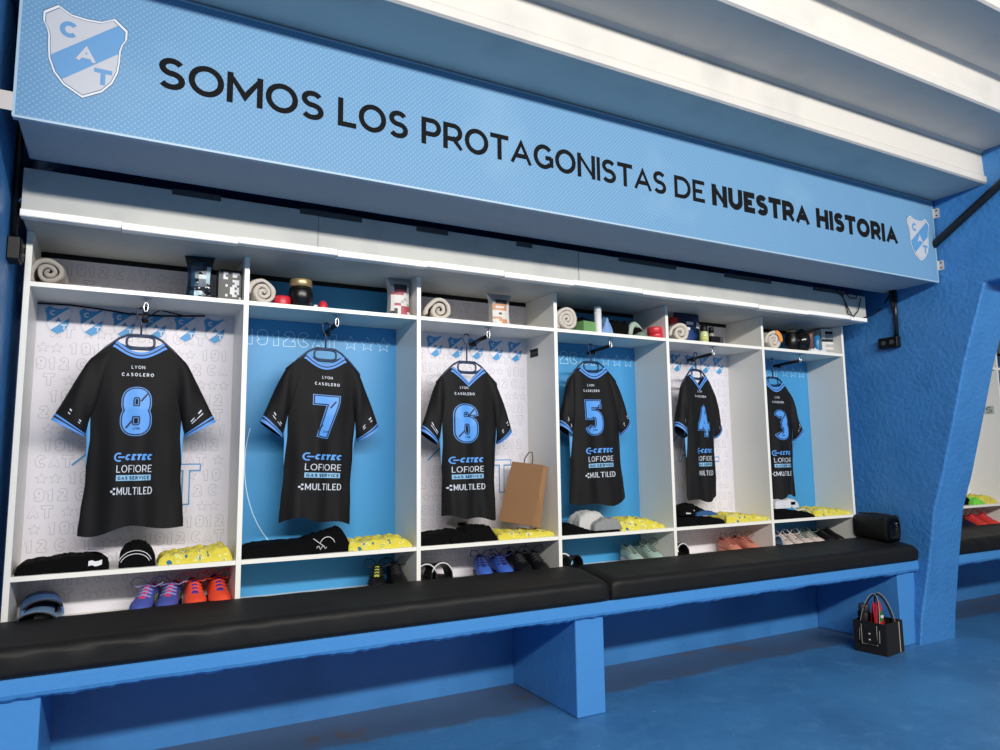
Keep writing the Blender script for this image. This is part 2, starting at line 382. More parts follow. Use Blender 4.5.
# ------------------------------------------------------------------ bench of painted concrete
def bench(label, x0, x1, piers):
    t = thing('bench', label, 'bench', ((x0+x1)/2, 0, ZF), 0, 'painted concrete benches')
    n = 90; mb = MB(); rr = random.Random(3)
    n = 260; jit = [rr.uniform(-.003, .002)+.0025*math.sin(k*.31)*math.sin(k*.07) for k in range(n+1)]
    def P(i, j):
        x = x0+(x1-x0)*j/n; e = jit[j]
        return [(x, YB-.001, -.30), (x, -.26+e*.4, -.305+e), (x, -.275, -.296+e*.6), (x, -.28, -.285), (x, -.28, -.25), (x, -.272, -.241), (x, YB-.001, -.241)][i]
    o = mb.grid(P, 7, n+1, cu=True); mb.cap([o+i for i in range(7)]); mb.cap([o+n*7+i for i in range(7)])
    mb.build('seat_slab', benchm, t, world=True)
    for a, c in piers:
        m = MB(); m.box(a, c, -.25, YB-.001, ZF, -.298); m.build('pier', benchm, t, bevel=.006, world=True)
    return t
bench('long blue concrete bench under the black cushions in front of the six lockers', XL+.001, XR-.001, [(XL+.001, .13), (2.005, 2.15), (4.18, XR-.001)])
bench('blue concrete bench of the next bay, seen right of the slanting pillar', XR2+.001, 7.0, [(6.7, 6.99)])

def cushion(label, x0, x1, seed, y0=-.292, y1=-.012):
    nx, ny = 120, 22; mb = MB(); z0, zt = -.24, -.122
    cx, cy = (x0+x1)/2, (y0+y1)/2; hx, hy = (x1-x0)/2, (y1-y0)/2
    secs = []                                          # closed section: bottom, front, top, back
    R = [.03, .045, .02, .01]
    ring = []
    for k in range(7): a = math.pi*1.5-k*math.pi/12; ring.append((-hy+.02+.02*math.cos(a), z0+.02+.02*math.sin(a)))
    for k in range(9): a = math.pi-k*math.pi/16; ring.append((-hy+.035+.035*math.cos(a), zt-.028-.032+.032*math.sin(a)))
    for k in range(1, 9): ring.append((-hy+.035+(2*hy-.06)*k/8, zt-.028+.028*math.sin(math.pi/2*k/8)))
    for k in range(1, 7): a = math.pi/2-k*math.pi/12; ring.append((hy-.025+.025*math.cos(a), zt-.025+.025*math.sin(a)))
    for k in range(7): a = -k*math.pi/12; ring.append((hy-.02+.02*math.cos(a), z0+.02+.02*math.sin(a)))
    n = len(ring)
    def P(i, j):
        u = -1+2*j/nx; x = cx+hx*u
        e = max(0, 1-(hx-abs(x-cx))/.035); sh = 1-.16*e**2
        y, z = ring[i]; zz = z0+(z-z0)*sh
        wv = .0022*wob(x*5, y*8, z*9, seed)+.0010*wob(x*24+z*20, y*14, z*40, seed+2)
        front = max(0, min(1, (-hy+.09-y)/.05))
        wv += front*.004*max(0, min(1, (zt-.03-z)/.03))*math.sin(x*46+z*90+3*math.sin(x*5+seed))*max(0, math.sin(x*2.3+seed))*(z-z0)/.1
        if z < z0+.006: wv = 0
        return (x, cy+y*(1-.04*e)-wv*front, zz+wv*(1-front*.5))
    o = mb.grid(P, n, nx+1, cu=True); mb.cap([o+i for i in range(n)][::-1]); mb.cap([o+nx*n+i for i in range(n)])
    ob = mb.build('seat_cushion', leather, smooth=True)
    return tag(ob, label, 'cushion', 'black bench cushions')
cushion('longer black leatherette cushion on the left end of the bench', XL+.006, 2.158, 1)
cushion('black leatherette cushion on the right end of the bench, below the toiletry bag', 2.172, XR-.012, 4)
cushion('black leatherette cushion on the bench beyond the slanting pillar', XR2+.004, 6.9, 9)

# ------------------------------------------------------------------ lockers
ZU, ZB, DEP, TH = .9716, -.17, .262, .018
def panel_face(y):
    return lambda x, z, l: (x, y-.0003*(l+1), z)
def back_panel(t, x0, x1, kind):
    mb = MB(); mb.box(x0-.004, x1+.004, DEP, DEP+.006, ZB, 1.132); mb.box(x0-.004, x1+.004, DEP, DEP+.006, 1.1325, 1.1525, 5); P = panel_face(DEP); W = x1-x0  # black strip on top imitates the dark gap below the top board
    if kind == 'w':
        mats = [panelw, outl, crestb, bigb, prw, blk]
        seq = [('T', 'CAT'), ('*', 3), ('T', '1912')]
        row = 0; z = 1.075
        while z > ZB+.04:
            x = x0-.21-(row*.185) % .5
            if not (ZU-.03 < z < ZU+.02):
                k = 0
                while x < x1+.05:
                    kd, v = seq[k % 3]; wd = {0: .125, 1: .13, 2: .145}[k % 3]
                    if kd == 'T':
                        cw = wd/len(v)
                        for i, ch in enumerate(v):
                            xa = x+i*cw
                            if xa > x0+.005 and xa+cw < x1-.003 and not (z > .86 and z < ZU):
                                cww = cw*(.55 if ch == '1' else .78)
                                text(mb, ch, xa, xa+cww, z, .043, .26, P, 0, 1, grow=.0034); text(mb, ch, xa, xa+cww, z, .043, .26, P, 1, 0)
                    else:
                        for i in range(3):
                            xc = x+.02+i*.043
                            if xc > x0+.02 and xc < x1-.02: poly(mb, star(xc, z+.019, .021), P, 0, 1); poly(mb, star(xc, z+.019, .0175), P, 1, 0)
                    x += wd+.018; k += 1
            z -= .060; row += 1
        for i in range(6):
            crest(mb, .090, x0+.066+i*.109, .898, P, 2, (1, 0, 2, 0, 4, 2))
        for (a, c) in (((.137, .362), (.50, .69)),):
            ribbon(mb, [(x0+a[0], a[1]), (x0+c[0], c[1])], .007, P, 9, 3)
        for ch, xa, z, cap in (('A', .27, .34, .15), ('T', .476, .207, .15)):
            text(mb, ch, x0+xa, x0+xa+cap*.64, z, cap, .13, P, 10, 3, grow=.010); text(mb, ch, x0+xa, x0+xa+cap*.64, z, cap, .13, P, 11, 0)
    else:
        mats = [panelb, outb, blk, blk, blk, blk]
        for v, xa, wd in (('1912', .03, .20), ('CAT', .245, .165)):
            text(mb, v, x0+xa, x0+xa+wd, .855, .062, .30, P, 0, 1, gap=.34, grow=.0055); text(mb, v, x0+xa, x0+xa+wd, .855, .062, .30, P, 1, 0, gap=.34)
        for i in range(3):
            poly(mb, star(x0+.475+i*.076, .885, .036), P, 0, 1); poly(mb, star(x0+.475+i*.076, .885, .0305), P, 1, 0)
        if True:
            ribbon(mb, arc(x0+.34, .36, .30, .42, 160, 235, 12), .004, P, 0, 1)
    mb.build('back_panel', mats, t, world=True)
def lockers(label, xs, kinds, fascia):
    t = thing('locker_unit', label, 'lockers', ((xs[0]+xs[-1])/2, .13, ZB-.07), 0, 'rows of open lockers')
    for x in xs:
        m = MB(); m.box(x-TH/2, x+TH/2, 0, DEP+.006, ZB-.07, 1.152, 0, 1); m.build('divider', [white, edge], t, world=True)
    for i in range(len(xs)-1):
        a, c = xs[i]+TH/2, xs[i+1]-TH/2
        for z in (ZU, 0): m = MB(); m.box(a, c, .002, DEP, z-.008, z+.008, 0, 1); m.build('shelf', [white, edge], t, world=True)
        m = MB(); m.box(a, c, .002, DEP, ZB-.016, ZB); m.build('bottom_board', [white, edge], t, world=True)
        back_panel(t, a, c, kinds[i])
        # pull-out clothes rod below the upper shelf, with an eye hook in front
        xc = (a+c)/2+.01
        rod = MB(); rod.tube([(xc, .05, .925), (xc, .24, .915)], .009, 10); rod.lathe([(.014, .0), (.014, .012)], 14, (xc, .2, .90)); ro = rod.build('clothes_rod', blk, t, world=True, smooth=True)
        hk = MB(); hk.lathe([(.018, -.003), (.018, 0)], 16, (xc, .045, ZU-.008)); hk.tube([(xc, .045, ZU-.008), (xc, .045, ZU-.024)], .0028, 8)
        hk.tube([(xc+.007*math.cos(a_)*1.0, .045, ZU-.040+.017*math.sin(a_)) for a_ in [k*math.pi/9 for k in range(18)]], .0028, 8, closed=True)
        h = hk.build('eye_hook', steel, ro, smooth=True)
        h.matrix_parent_inverse = Matrix.Translation(t.location).inverted() @ Matrix.Identity(4) if False else Matrix.Identity(4)
    m = MB(); m.box(xs[0]-TH/2, xs[-1]+TH/2, -.15, DEP+.006, 1.153, 1.171); m.build('top_board', boardm, t, world=True)
    for (a, c, dy, zt) in fascia:
        m = MB(); m.box(a+.0008, c-.0008, -.166+dy, -.150, 1.153, zt); m.build('fascia_board', boardm, t, bevel=.0015, world=True)
    return t
W7 = .7
XS = [0, .7014, 1.4068, 2.1021, 2.7929, 3.4987, 4.2]
lk = lockers('white six-bay open locker unit with black jerseys hanging in it, behind the long bench', XS, 'wbwbwb',
        [(-.012, .93, 0, 1.312), (.93, 2.13, .0025, 1.316), (2.13, 3.97, .0005, 1.314), (3.97, 4.21, .004, 1.306)])
xa = -.012
for i, ln in enumerate([.285, .37, .36, .37, .36, .36, .40, .37, .42, .39, .37, .15]):
    m = MB(); dz = .004 if i % 2 else 0; c = min(4.205, xa+ln)
    m.box(xa, c-.002, -.176-dz*.5, -.166, 1.150-dz, 1.172-dz); m.box(xa, c-.002, -.176-dz*.5, -.140, 1.149-dz, 1.1515-dz)
    m.build('edge_profile', alu, lk, world=True); xa = c
for a, c in ((.42, .58), (.86, 1.10), (1.33, 1.47), (1.80, 1.88), (2.36, 2.72), (3.05, 3.40), (3.74, 4.02)):
    m = MB(); m.box(a, c, -.1685, -.1655, 1.296, 1.318); m.build('shade_strip', darkg, lk, world=True)  # dark strips painted in for gaps and shadowed board along the fascia top
m = MB(); m.box(2.0918, 2.0932, .15, .225, .865, .905); m.box(2.0908, 2.0918, .156, .219, .880, .890, 1); m.build('sticker', [blk, darkg], lk, world=True)
lockers('white open lockers of the next bay, seen beyond the slanting pillar', [4.66, 5.22, 5.921, 6.62], 'bwb', [(4.65, 6.63, 0, 1.312)])

# ------------------------------------------------------------------ banner
bt = thing('banner', 'long light blue banner with black club slogan across the beam above the lockers', 'banner', (2.16, -.53, 1.32))
YF = -.535
mb = MB(); mb.box(.0, 4.322, YF, -.516, 1.322, 1.79); mb.build('banner_sheet', bannerm, bt, world=True)
mb = MB()
for z in (1.3215, 1.7905): mb.box(-.001, 4.323, YF-.0015, -.517, z-.0035, z+.0035)
for x in (.0005, 4.3215): mb.box(x-.0035, x+.0035, YF-.0013, -.517, 1.322, 1.79)
mb.build('hem', mat('pale banner hem', (158, 184, 202), .4), bt, world=True)
Pb = panel_face(YF)
ink = mat('black vinyl lettering', (14, 15, 17), .8, spec=.15)
for s, a, c, wt, gp in (('SOMOS', .351, .853, .18, .09), ('LOS', .901, 1.153, .18, .09), ('PROTAGONISTAS', 1.204, 2.343, .18, .09), ('DE', 2.39, 2.568, .18, .12), ('NUESTRA', 2.612, 3.266, .28, .08), ('HISTORIA', 3.316, 3.975, .28, .08)):
    mb = MB(); text(mb, s, a, c, 1.493, .101, wt, Pb, 1, 0, gap=gp); mb.build('slogan_word', ink, bt, world=True)
for cx, cz, k in ((.160, 1.543, .215), (4.172, 1.552, .205)):
    mb = MB(); crest(mb, k, cx, cz, Pb, 1, (0, 1, 2, 3, 3, 2))
    mb.build('crest', [mat('crest edge', (70, 84, 104), .5), mat('crest rim', (214, 220, 228), .5), mat('crest field', (184, 186, 192), .5), mat('crest band', (86, 142, 190), .5)], bt, world=True)
for x, z, lab, sgn in ((-.022, 1.362, 'metal bracket holding the left end of the banner to the wall', -1), (4.331, 1.722, 'upper of the two metal brackets at the right end of the banner', 1), (4.331, 1.418, 'lower of the two metal brackets at the right end of the banner', 1)):
    mb = MB(); xa, xb = (XL, -.001) if sgn < 0 else (4.3235, XR)
    mb.box(xa, xb, -.536, -.533, z-.027, z+.027)
    xw = XL if sgn < 0 else XR-.003
    mb.box(xw, xw+.003, -.562, -.533, z-.027, z+.027)
    o = mb.build('bracket', mat('bracket metal', (196, 188, 184), .4)); tag(o, lab, 'bracket', 'banner brackets')
    q = MB()
    for dz in (-.014, .014): q.tube([(xw+(.004 if sgn < 0 else -.001), -.549, z+dz), (xw+(.006 if sgn < 0 else -.003), -.549, z+dz)], .004, 8)
    q.build('screw', blk, o)

# ------------------------------------------------------------------ jerseys and hangers
def jersey(xc, yc, dz, yaw, num, neck, wscale, label, seed, tilt=0, kl=1, kr=1, ps=1, ns=1, xo=0, xn=0):
    t = thing('jersey', label, 'jersey', (xc-.68*math.sin(tilt), yc, .13+dz), yaw, 'black jerseys hanging in the lockers'); t.rotation_euler.y = tilt
    NW, ZN, DIP, XSH, ZSH, ZH = .075, .806, (.040 if neck == 'u' else .068), .158, .738, .128
    def Wd(t_): # half width down the body
        pts = [(0, .158), (.14, .168), (.32, .160), (.5, .147), (.72, .143), (.9, .150), (1, .153)]
        for (a, va), (c, vc) in zip(pts, pts[1:]):
            if t_ <= c: k = (t_-a)/(c-a); k = k*k*(3-2*k); return (va+(vc-va)*k)*(1+wscale*t_)
        return .153*(1+wscale)
    def ztop(x, dip):
        ax = abs(x)
        if ax <= NW:
            return ZN-dip*(1-(ax/NW)**2) if neck == 'u' else ZN-dip*(1-ax/NW)
        return ZN-(ZN-ZSH)*((ax-NW)/(XSH-NW))**1.12
    def zhem(u): return ZH+.012*math.sin(u*2.4+seed)+.008*math.sin(u*5.1+seed*2)
    def fold(u, t_):
        k = min(1, t_*1.5)
        return (.0085*math.sin(4.2*u+1.2*t_+seed)+.0045*math.sin(10.5*u-2*t_+seed*1.7))*k + .003*math.sin(14*t_+6*abs(u)+seed)*abs(u)*k + .004*math.sin(9*t_-5*u+seed*.7)*k*(1-abs(u))
    def thick(u, t_): return (.012+.026*min(1, t_*3))*max(0, 1-abs(u)**2.4)**.75
    def near(u, t_):
        x = Wd(t_)*u; z = ztop(.158*u, DIP)*(1-t_)+zhem(u)*t_
        return x, -thick(u, t_)-fold(u, t_)*(1-abs(u)**6), z
    def far(u, t_):
        x = Wd(t_)*u; z = ztop(.158*u, .085)*(1-t_)+(zhem(u)+.012)*t_
        return x, thick(u, t_)+.4*fold(u, t_)*(1-abs(u)**6), z
    B0 = ZH
    nu, nv = 45, 40; mb = MB()
    us = [-1+2*i/(nu-1) for i in range(nu)]
    def lo(p): return (p[0], p[1], p[2]-B0)
    mb.grid(lambda i, j: lo(near(us[i], j/(nv-1))), nu, nv); mb.grid(lambda i, j: lo(far(us[i], j/(nv-1))), nu, nv)
    # sleeves: flattened tubes between an upper and a lower edge line
    def lerp_path(p, s):
        k = s*(len(p)-1); i = min(int(k), len(p)-2); f = k-i
        return [p[i][q]+(p[i+1][q]-p[i][q])*f for q in range(2)]
    sway = .010*math.sin(seed*3)
    def sl(sg, s, a, g=0):
        U = [(.092, .788), (.132, .764), (.165, .728), (.199, .660), (.240+sway*sg*.6, .572), (.266+sway*sg, .518)]; Lw = [(.095, .66), (.118, .60), (.134, .555), (.146, .51), (.155, .482), (.164+sway*sg, .460)]
        kk = kl if sg < 0 else kr
        U = [(x if x < .132 else .132+(x-.132)*kk, z) for x, z in U]; Lw = [(.095+(x-.095)*(.4+.6*kk), z-.012*(1-kk)) for x, z in Lw]
        p, q = lerp_path(U, s), lerp_path(Lw, s); cx, cz = (p[0]+q[0])/2, (p[1]+q[1])/2; hx, hz = (p[0]-q[0])/2*(1+g*8), (p[1]-q[1])/2*(1+g*8)
        ca, sa = math.cos(a), math.sin(a); th = .010+.022*min(1, s*2.2)+g
        ww = .004*math.sin(s*11+a*2+seed+sg)
        return (sg*(cx+hx*ca), sa*th+ww, cz+hz*ca-B0)
    for sg in (-1, 1): mb.grid(lambda i, j: sl(sg, j/16, 2*math.pi*i/20), 20, 17, cu=True)
    mb.build('shirt_body', fab, t, smooth=True)
    for sg in (-1, 1):
        m = MB()
        for s0, s1, mi in ((.915, .938, 0), (.938, .962, 1), (.962, 1.004, 0)):
            m.grid(lambda i, j: sl(sg, s0+(s1-s0)*j/2, 2*math.pi*i/20, .0016), 20, 3, cu=True, mi=mi)
        m.build('cuff', [fabb, fabn], t, smooth=True)
        m = MB()
        def SP(i, j):
            k = j/14; t_ = .33+.30*k; u0 = .88+.115*k
            u = sg*(u0+(1.0-u0)*i/4); x, y, z = near(u, t_)
            return (x*1.006, y-.0025, z-B0)
        m.grid(SP, 5, 15); m.build('side_panel', mat('pale blue side panel', (104, 172, 226), .6), t, smooth=True)
    def onshirt(x, z, layer):
        t_ = max(0, min(1, (ZN-.02-z)/(ZN-.02-ZH))); u = 0
        for _ in range(6):
            u = max(-1, min(1, x/Wd(t_))); a, c = ztop(.158*u, DIP), zhem(u); t_ = max(0, min(1, (a-z)/(a-c)))
        y = near(u, t_)[1]; return (x, y-.0014-.0009*layer, z-B0)
    m = MB(); C = 24
    for d0, d1, mi in ((-.002, .0075, 0), (.0075, .0125, 1), (.0125, .021, 0)):
        def CP(i, j):
            a = -1+2*i/C; x = NW*1.03*a; z = ztop(x, DIP)-(d0+(d1-d0)*j)
            e = onshirt(x*(1+.0), min(z, ztop(x, DIP)-.001), 0); return (x+math.copysign(1, a)*abs(a)**3*(d0+(d1-d0)*j)*.6, e[1]-.0015, z-B0)
        m.grid(CP, C+1, 2, mi=mi)
    # inside of the neckband at the far side
    def CI(i, j):
        a = -1+2*i/C; x = NW*a; return (x, .004+.012*(1-a*a), ztop(x, .085)-B0-.016*j+.004)
    m.grid(CI, C+1, 2, mi=1)
    m.build('collar', [fabb, fabn], t, smooth=True)
    m = MB(); st = .005; TZ = -.016
    PT = lambda x, z, l: onshirt((x+.004)*SX[0]-.004+SX[1], z+TZ, l); SX = [ns, xn]
    nw_ = {'8': .088, '7': .088, '6': .086, '5': .084, '4': .098, '3': .086}[num]
    text(m, num, -nw_/2-.004, nw_/2-.004, .484, .164, .185, PT, 0, 0, grow=.014, step=st)
    text(m, num, -nw_/2-.004, nw_/2-.004, .484, .164, .185, PT, 1, 1, grow=.009, step=st)
    text(m, num, -nw_/2-.004, nw_/2-.004, .484, .164, .185, PT, 2, 0, step=st)
    ribbon(m, [(.010, .602), (.03, .63)], .006, PT, 3, 1, step=st); ribbon(m, [(-.036, .505), (-.016, .532)], .006, PT, 3, 1, step=st)
    text(m, 'LYON', -.013, .009, .5, .008, .2, PT, 3, 1)
    m.build('number', [prb, fabn], t)
    m = MB(); x0 = -.004; SX[:] = [1, xn]
    text(m, 'LYON', x0-.022, x0+.022, .722, .012, .16, PT, 0, 0, gap=.3); text(m, 'CASOLERO', x0-.052, x0+.052, .694, .0125, .20, PT, 0, 0, gap=.45)
    m.build('name_print', prw, t); m = MB(); SX[:] = [ps, xo]
    ribbon(m, arc(x0-.048, .402, .0125, .0135, 60, 300, 14), .0055, PT, 0, 1); ribbon(m, [(x0-.05, .402), (x0-.03, .402)], .0055, PT, 0, 1)
    text(m, 'CETEC', x0-.030, x0+.056, .391, .022, .29, PT, 0, 1, gap=.2, slant=.22)
    text(m, 'LOFIORE', x0-.054, x0+.058, .348, .026, .11, PT, 0, 0, gap=.2)
    m.add([PT(x0-.054+.11*i/10, zz, 0) for zz in (.319, .339) for i in range(11)], [(i, i+1, i+12, i+11) for i in range(10)], 2)
    text(m, 'GAS SERVICE', x0-.049, x0+.051, .323, .012, .2, PT, 2, 3, gap=.25)
    for dx, dz_ in ((-.066, .282), (-.058, .291), (-.058, .274)): poly(m, arc(x0+dx, dz_, .0042, .0042, 0, 324, 9), PT, 0, 0)
    text(m, 'MULTILED', x0-.050, x0+.062, .270, .026, .12, PT, 0, 0, gap=.2)
    m.build('sponsor_print', [prw, prb, prl, fabn], t)
    for sg in (-1, 1):
        m = MB()
        for k in range(2):
            pts = []
            for q in range(2):
                for s in (.80-.035*k, .815-.035*k): pts.append(sl(sg, s, math.pi*1.5+(.5-.9*q)*sg, .002))
            m.add(pts, [(0, 1, 3, 2)], 0)
        m.build('sleeve_print', prw, t)
    # hanger carrying it
    h = thing('hanger', 'navy plastic hanger on the rod, carrying the jersey with number '+num, 'hanger', (xc, yc, .77+dz), yaw, 'hangers in the lockers'); h.rotation_euler.y = tilt*.5
    m = MB(); pts = []
    zr = .925-dz-.77+.002
    for k in range(13): a = math.radians(-30+k*20); pts.append((.016*math.cos(a), 0, zr-.004+.016*math.sin(a)))
    pts += [(-.014, 0, zr-.022), (-.004, 0, zr-.036), (0, 0, zr-.048), (0, 0, .066)]
    m.tube(pts, .0034, 8); m.build('hook', hang, h, smooth=True)
    m = MB()
    m.tube([(-.040, 0, .066), (.040, 0, .066), (.07, 0, .050), (.11, 0, .014), (.150, 0, -.030), (.146, 0, -.040), (.10, 0, .004), (.066, 0, .030), (.052, 0, .022), (.035, 0, .014), (-.035, 0, .014), (-.052, 0, .022), (-.066, 0, .030), (-.10, 0, .004), (-.146, 0, -.040), (-.150, 0, -.030), (-.11, 0, .014), (-.07, 0, .050)], .0045, 8, closed=True)
    m.tube([(.046*math.copysign(abs(math.cos(a))**.5, math.cos(a)), 0, .040+.021*math.copysign(abs(math.sin(a))**.6, math.sin(a))) for a in [k*math.pi/14 for k in range(28)]], .0042, 8, closed=True)
    m.build('hanger_body', hang, h, smooth=True)
ORD = ['leftmost', 'second', 'third', 'fourth', 'fifth', 'sixth']
def rad(d): return math.radians(d)
jersey(.350, .105, .0, 0, '8', 'u', .10, 'black jersey with blue number 8 hanging in the leftmost white-backed locker', 1.0)
jersey(1.035, .115, -.006, rad(3), '7', 'u', -.05, 'black jersey with blue number 7 hanging in the first blue-backed locker', 2.3, rad(2.5), .86, .86, 1.36, 1.15, .012, .014)
jersey(1.688, .115, -.026, rad(2), '6', 'v', -.10, 'black jersey with blue number 6 and open V neck, left of the paper bag', 3.1, rad(-.5), .78, .74, 1.42, 1.28, -.018, -.022)
jersey(2.385, .115, .012, rad(3), '5', 'u', .16, 'black jersey with blue number 5 hanging in the fourth locker from the left', 4.4, rad(-1.5), .70, .74, 1.4, 1.18, .006, -.022)
jersey(3.098, .120, .006, rad(14), '4', 'v', -.08, 'black jersey with blue number 4 turned aside in the fifth locker', 5.2, 0, .62, .62, .95, .95)
jersey(3.702, .118, -.01, rad(5), '3', 'u', -.02, 'black jersey with blue number 3 half hidden in the rightmost locker', 6.6, 0, .34, .80, 1.35, 1.2, .01, .004)

# ------------------------------------------------------------------ soft goods
def towel(label, px, py, rpx, Y, m, axis=0, length=.2, turns=2.6, seed=0):
    c = at(px, py, 1, Y); r = rpx/FPX*((c-CAM).dot(_f)); zt = ZU+.0085
    t = bpy.data.objects.new('rolled_towel', None)
    mb = MB(); n = 96; th = r/(turns+.55)*.86; inn, out = [], []
    for k in range(n+1):
        f = k/n; a = f*turns*2*math.pi-turns*2*math.pi+math.radians(205+18*math.sin(seed*2)); rad_ = r*(.16+.84*f)*1.06-th*.5+r*.45*max(0, f-.93)/.07*.5
        rad_ *= 1+.035*math.sin(3*a+seed)+.03*math.sin(2*a+seed*2)
        out.append((math.cos(a)*(rad_+th*.47), math.sin(a)*(rad_+th*.47))); inn.append((math.cos(a)*(rad_-th*.47), math.sin(a)*(rad_-th*.47)))
    loop = out+inn[::-1]; N = len(loop); zmin = min(p[1] for p in loop)
    segs = 9
    def P(i, j):
        x, z = loop[i]; y = length*j/(segs-1); k = 1-.05*math.sin(j*1.4+seed)
        jig = .0025*wob(x*60, y*40, z*60, seed)
        e = .012*(math.hypot(x, z)/r-1) if j == 0 else 0
        return (x*k+jig, y-e*.6, (z-zmin)*k+jig*.5 if True else z)
    o = mb.grid(P, N, segs, cu=True)
    for j in (0, segs-1):
        for k in range(n):
            q = (o+j*N+k, o+j*N+k+1, o+j*N+N-2-k, o+j*N+N-1-k); mb.cap(q if j else q[::-1])
    ob = mb.build('rolled_towel', m, smooth=True, loc=(c.x, Y, zt), rotz=axis)
    bpy.data.objects.remove(t)
    return tag(ob, label, 'towel', 'rolled towels on the upper shelves')
towel('grey rolled towel at the left end of the topmost shelf, leftmost locker', 49, 267, 15.5, .02, towelg, 0, .2, 2.4, 1)
towel('cream rolled towel left of the flat red lid and black gourd', 264, 290, 14, .012, towelw, .12, .2, 2.6, 2)
towel('cream rolled towel in the third locker, left of the orange-printed pouch', 440, 307, 13, .03, towelw, -.25, .19, 2.3, 3)
towel('cream rolled towel left of the green box', 568, 318.5, 12.3, .015, towelw, .05, .2, 3.0, 4)
towel('cream rolled towel in front of the navy packet with white letters', 681, 330, 9.8, .02, towelw, -.3, .18, 2.2, 5)
o = towel('cream rolled towel with an orange end in the rightmost locker', 775, 338, 10.3, .015, towelw, -.05, .19, 2.4, 6)
c = o.location; m = MB()
m.grid(lambda i, j: (.056*math.cos(math.radians(-20+i*10)), -.004+.19*j, .056+.052*math.sin(math.radians(-20+i*10))), 11, 2)
m.grid(lambda i, j: ((.030+.026*j)*math.cos(math.radians(-20+i*10)), -.004, .056+(.028+.024*j)*math.sin(math.radians(-20+i*10))), 11, 2)
m.build('orange_border', mat('orange terry', (240, 150, 62), .9), o)

def mound(mb, w_, d, hf, seed, nx=44, ny=22, rough=.004, p=.32, off=(0, 0, 0), mi=0):
    """folded or heaped cloth: closed surface over a w x d footprint, height profile hf(u, v)"""
    def P(i, j):
        u, v = -1+2*i/(nx-1), -1+2*j/(ny-1)
        e = (max(0, 1-abs(u)**6)*max(0, 1-abs(v)**6))**p
        sx = 1+.05*wob(v*3, u*1.3, 1, seed); sy = 1+.07*wob(u*4, v, 2, seed+1)
        h = hf((u+1)/2, (v+1)/2)*e
        h += rough*e*(wob(u*6, v*5, 0, seed)+.8*wob(u*11+v*3, v*3, 3, seed)+.35*math.sin(u*19+v*7+seed))
        return (off[0]+u*w_/2*sx, off[1]+v*d/2*sy, off[2]+max(0, h))
    o = mb.grid(P, nx, ny, mi=mi)
    mb.grid(lambda i, j: (mb.v[o+j*nx+i][0], mb.v[o+j*nx+i][1], off[2]), nx, ny, mi=mi)
def prof_(pts):
    def f(u, v=0):
        for (a, va), (c, vc) in zip(pts, pts[1:]):
            if u <= c: k = (u-a)/(c-a); return va+(vc-va)*k
        return pts[-1][1]
    return f
def span(x0, x1, py, Y):
    a, c = at(x0, py, 1, Y), at(x1, py, 1, Y); return (a.x+c.x)/2, c.x-a.x
Z0 = .0082
def cloth(name, label, cat, x0, x1, py, Y, d, pts, m, seed, group=None, rough=.004, rz=0, z=Z0):
    xc, wd = span(x0, x1, py, Y); mb = MB(); mound(mb, wd, d, prof_(pts), seed, rough=rough)
    o = mb.build(name, m, smooth=True, loc=(xc, Y+d/2, z), rotz=rz)
    if label: tag(o, label, cat, group)
    return o
def marks(o, segs, r, m, name='stripe'):
    mb = MB()
    for s in segs: mb.tube(s, r, 6)
    return mb.build(name, m, o, smooth=True)
wht = mat('white print', (226, 226, 228), .6)
blt = mat('blue print', (52, 92, 178), .6)
GS = 'folded black shorts on the middle shelves'; GB = 'yellow bibs on the middle shelves'; GK = 'black socks on the middle shelves'
def bib(label, x0, x1, py, pts, seed, d=.17):
    return cloth('training_bib', label, 'bib', x0, x1, py, .015, d, [(a_, h_*.86) for a_, h_ in pts], bibm, seed, GB, .007)
o = cloth('folded_shorts', 'folded black shorts with a small blue tag, leftmost locker', 'shorts', 14, 108, 566, .015, .17, [(0, 0.0426), (0.12, 0.0394), (0.5, 0.0492), (0.85, 0.0508), (1, 0.0369)], cotton, 1, GS)
m = MB(); m.grid(lambda i, j: (.07+.012*i, -.058+.02*j, .0665-.001*j), 5, 3); m.build('blue_tag', blt, o)
m = MB(); m.grid(lambda i, j: (.075+.01*i, -.0875+.002*j, .016+.016*j+.003*math.sin(i*2)), 5, 2); m.build('white_emblem', wht, o)
o = cloth('rolled_socks', 'rolled black socks with white bands, right of the folded shorts in the leftmost locker', 'socks', 119, 156, 560, .02, .13, [(0, .06), (.35, .085), (.7, .08), (1, .045)], cotton, 2, GK)
marks(o, [[(.052*math.cos(a)-.008, -.066, .012+.045*math.sin(a)) for a in [k*math.pi/12 for k in range(1, 12)]], [(.046*math.cos(a)-.008, -.067, .010+.036*math.sin(a)) for a in [k*math.pi/12 for k in range(1, 12)]]], .0014, wht)
bib('folded yellow bib with blue print at the right of the leftmost locker', 159, 233, 557, [(0, .040), (.3, .045), (.7, .055), (.92, .062), (1, .03)], 3)
cloth('folded_shorts', 'long folded black shorts at the left of the first blue-backed locker', 'shorts', 243, 318, 553, .015, .17, [(0, 0.0369), (0.1, 0.0492), (0.5, 0.0508), (1, 0.0558)], cotton, 4, GS)
o = cloth('rolled_socks', 'black socks with white bands between black shorts and yellow bib, first blue-backed locker', 'socks', 303, 351, 548, .02, .14, [(0, .062), (.4, .072), (.8, .095), (1, .055)], cotton, 5, GK)
marks(o, [[(-.055+.008*k, -.068-.002*(k % 2), .058-.006*k) for k in range(6)], [(.0+.03*math.cos(a), -.071, .028+.034*math.sin(a)) for a in [k*math.pi/10 for k in range(1, 10)]], [(-.045+.006*k, -.071, .012+.018*abs(math.sin(k))) for k in range(8)]], .0015, wht)
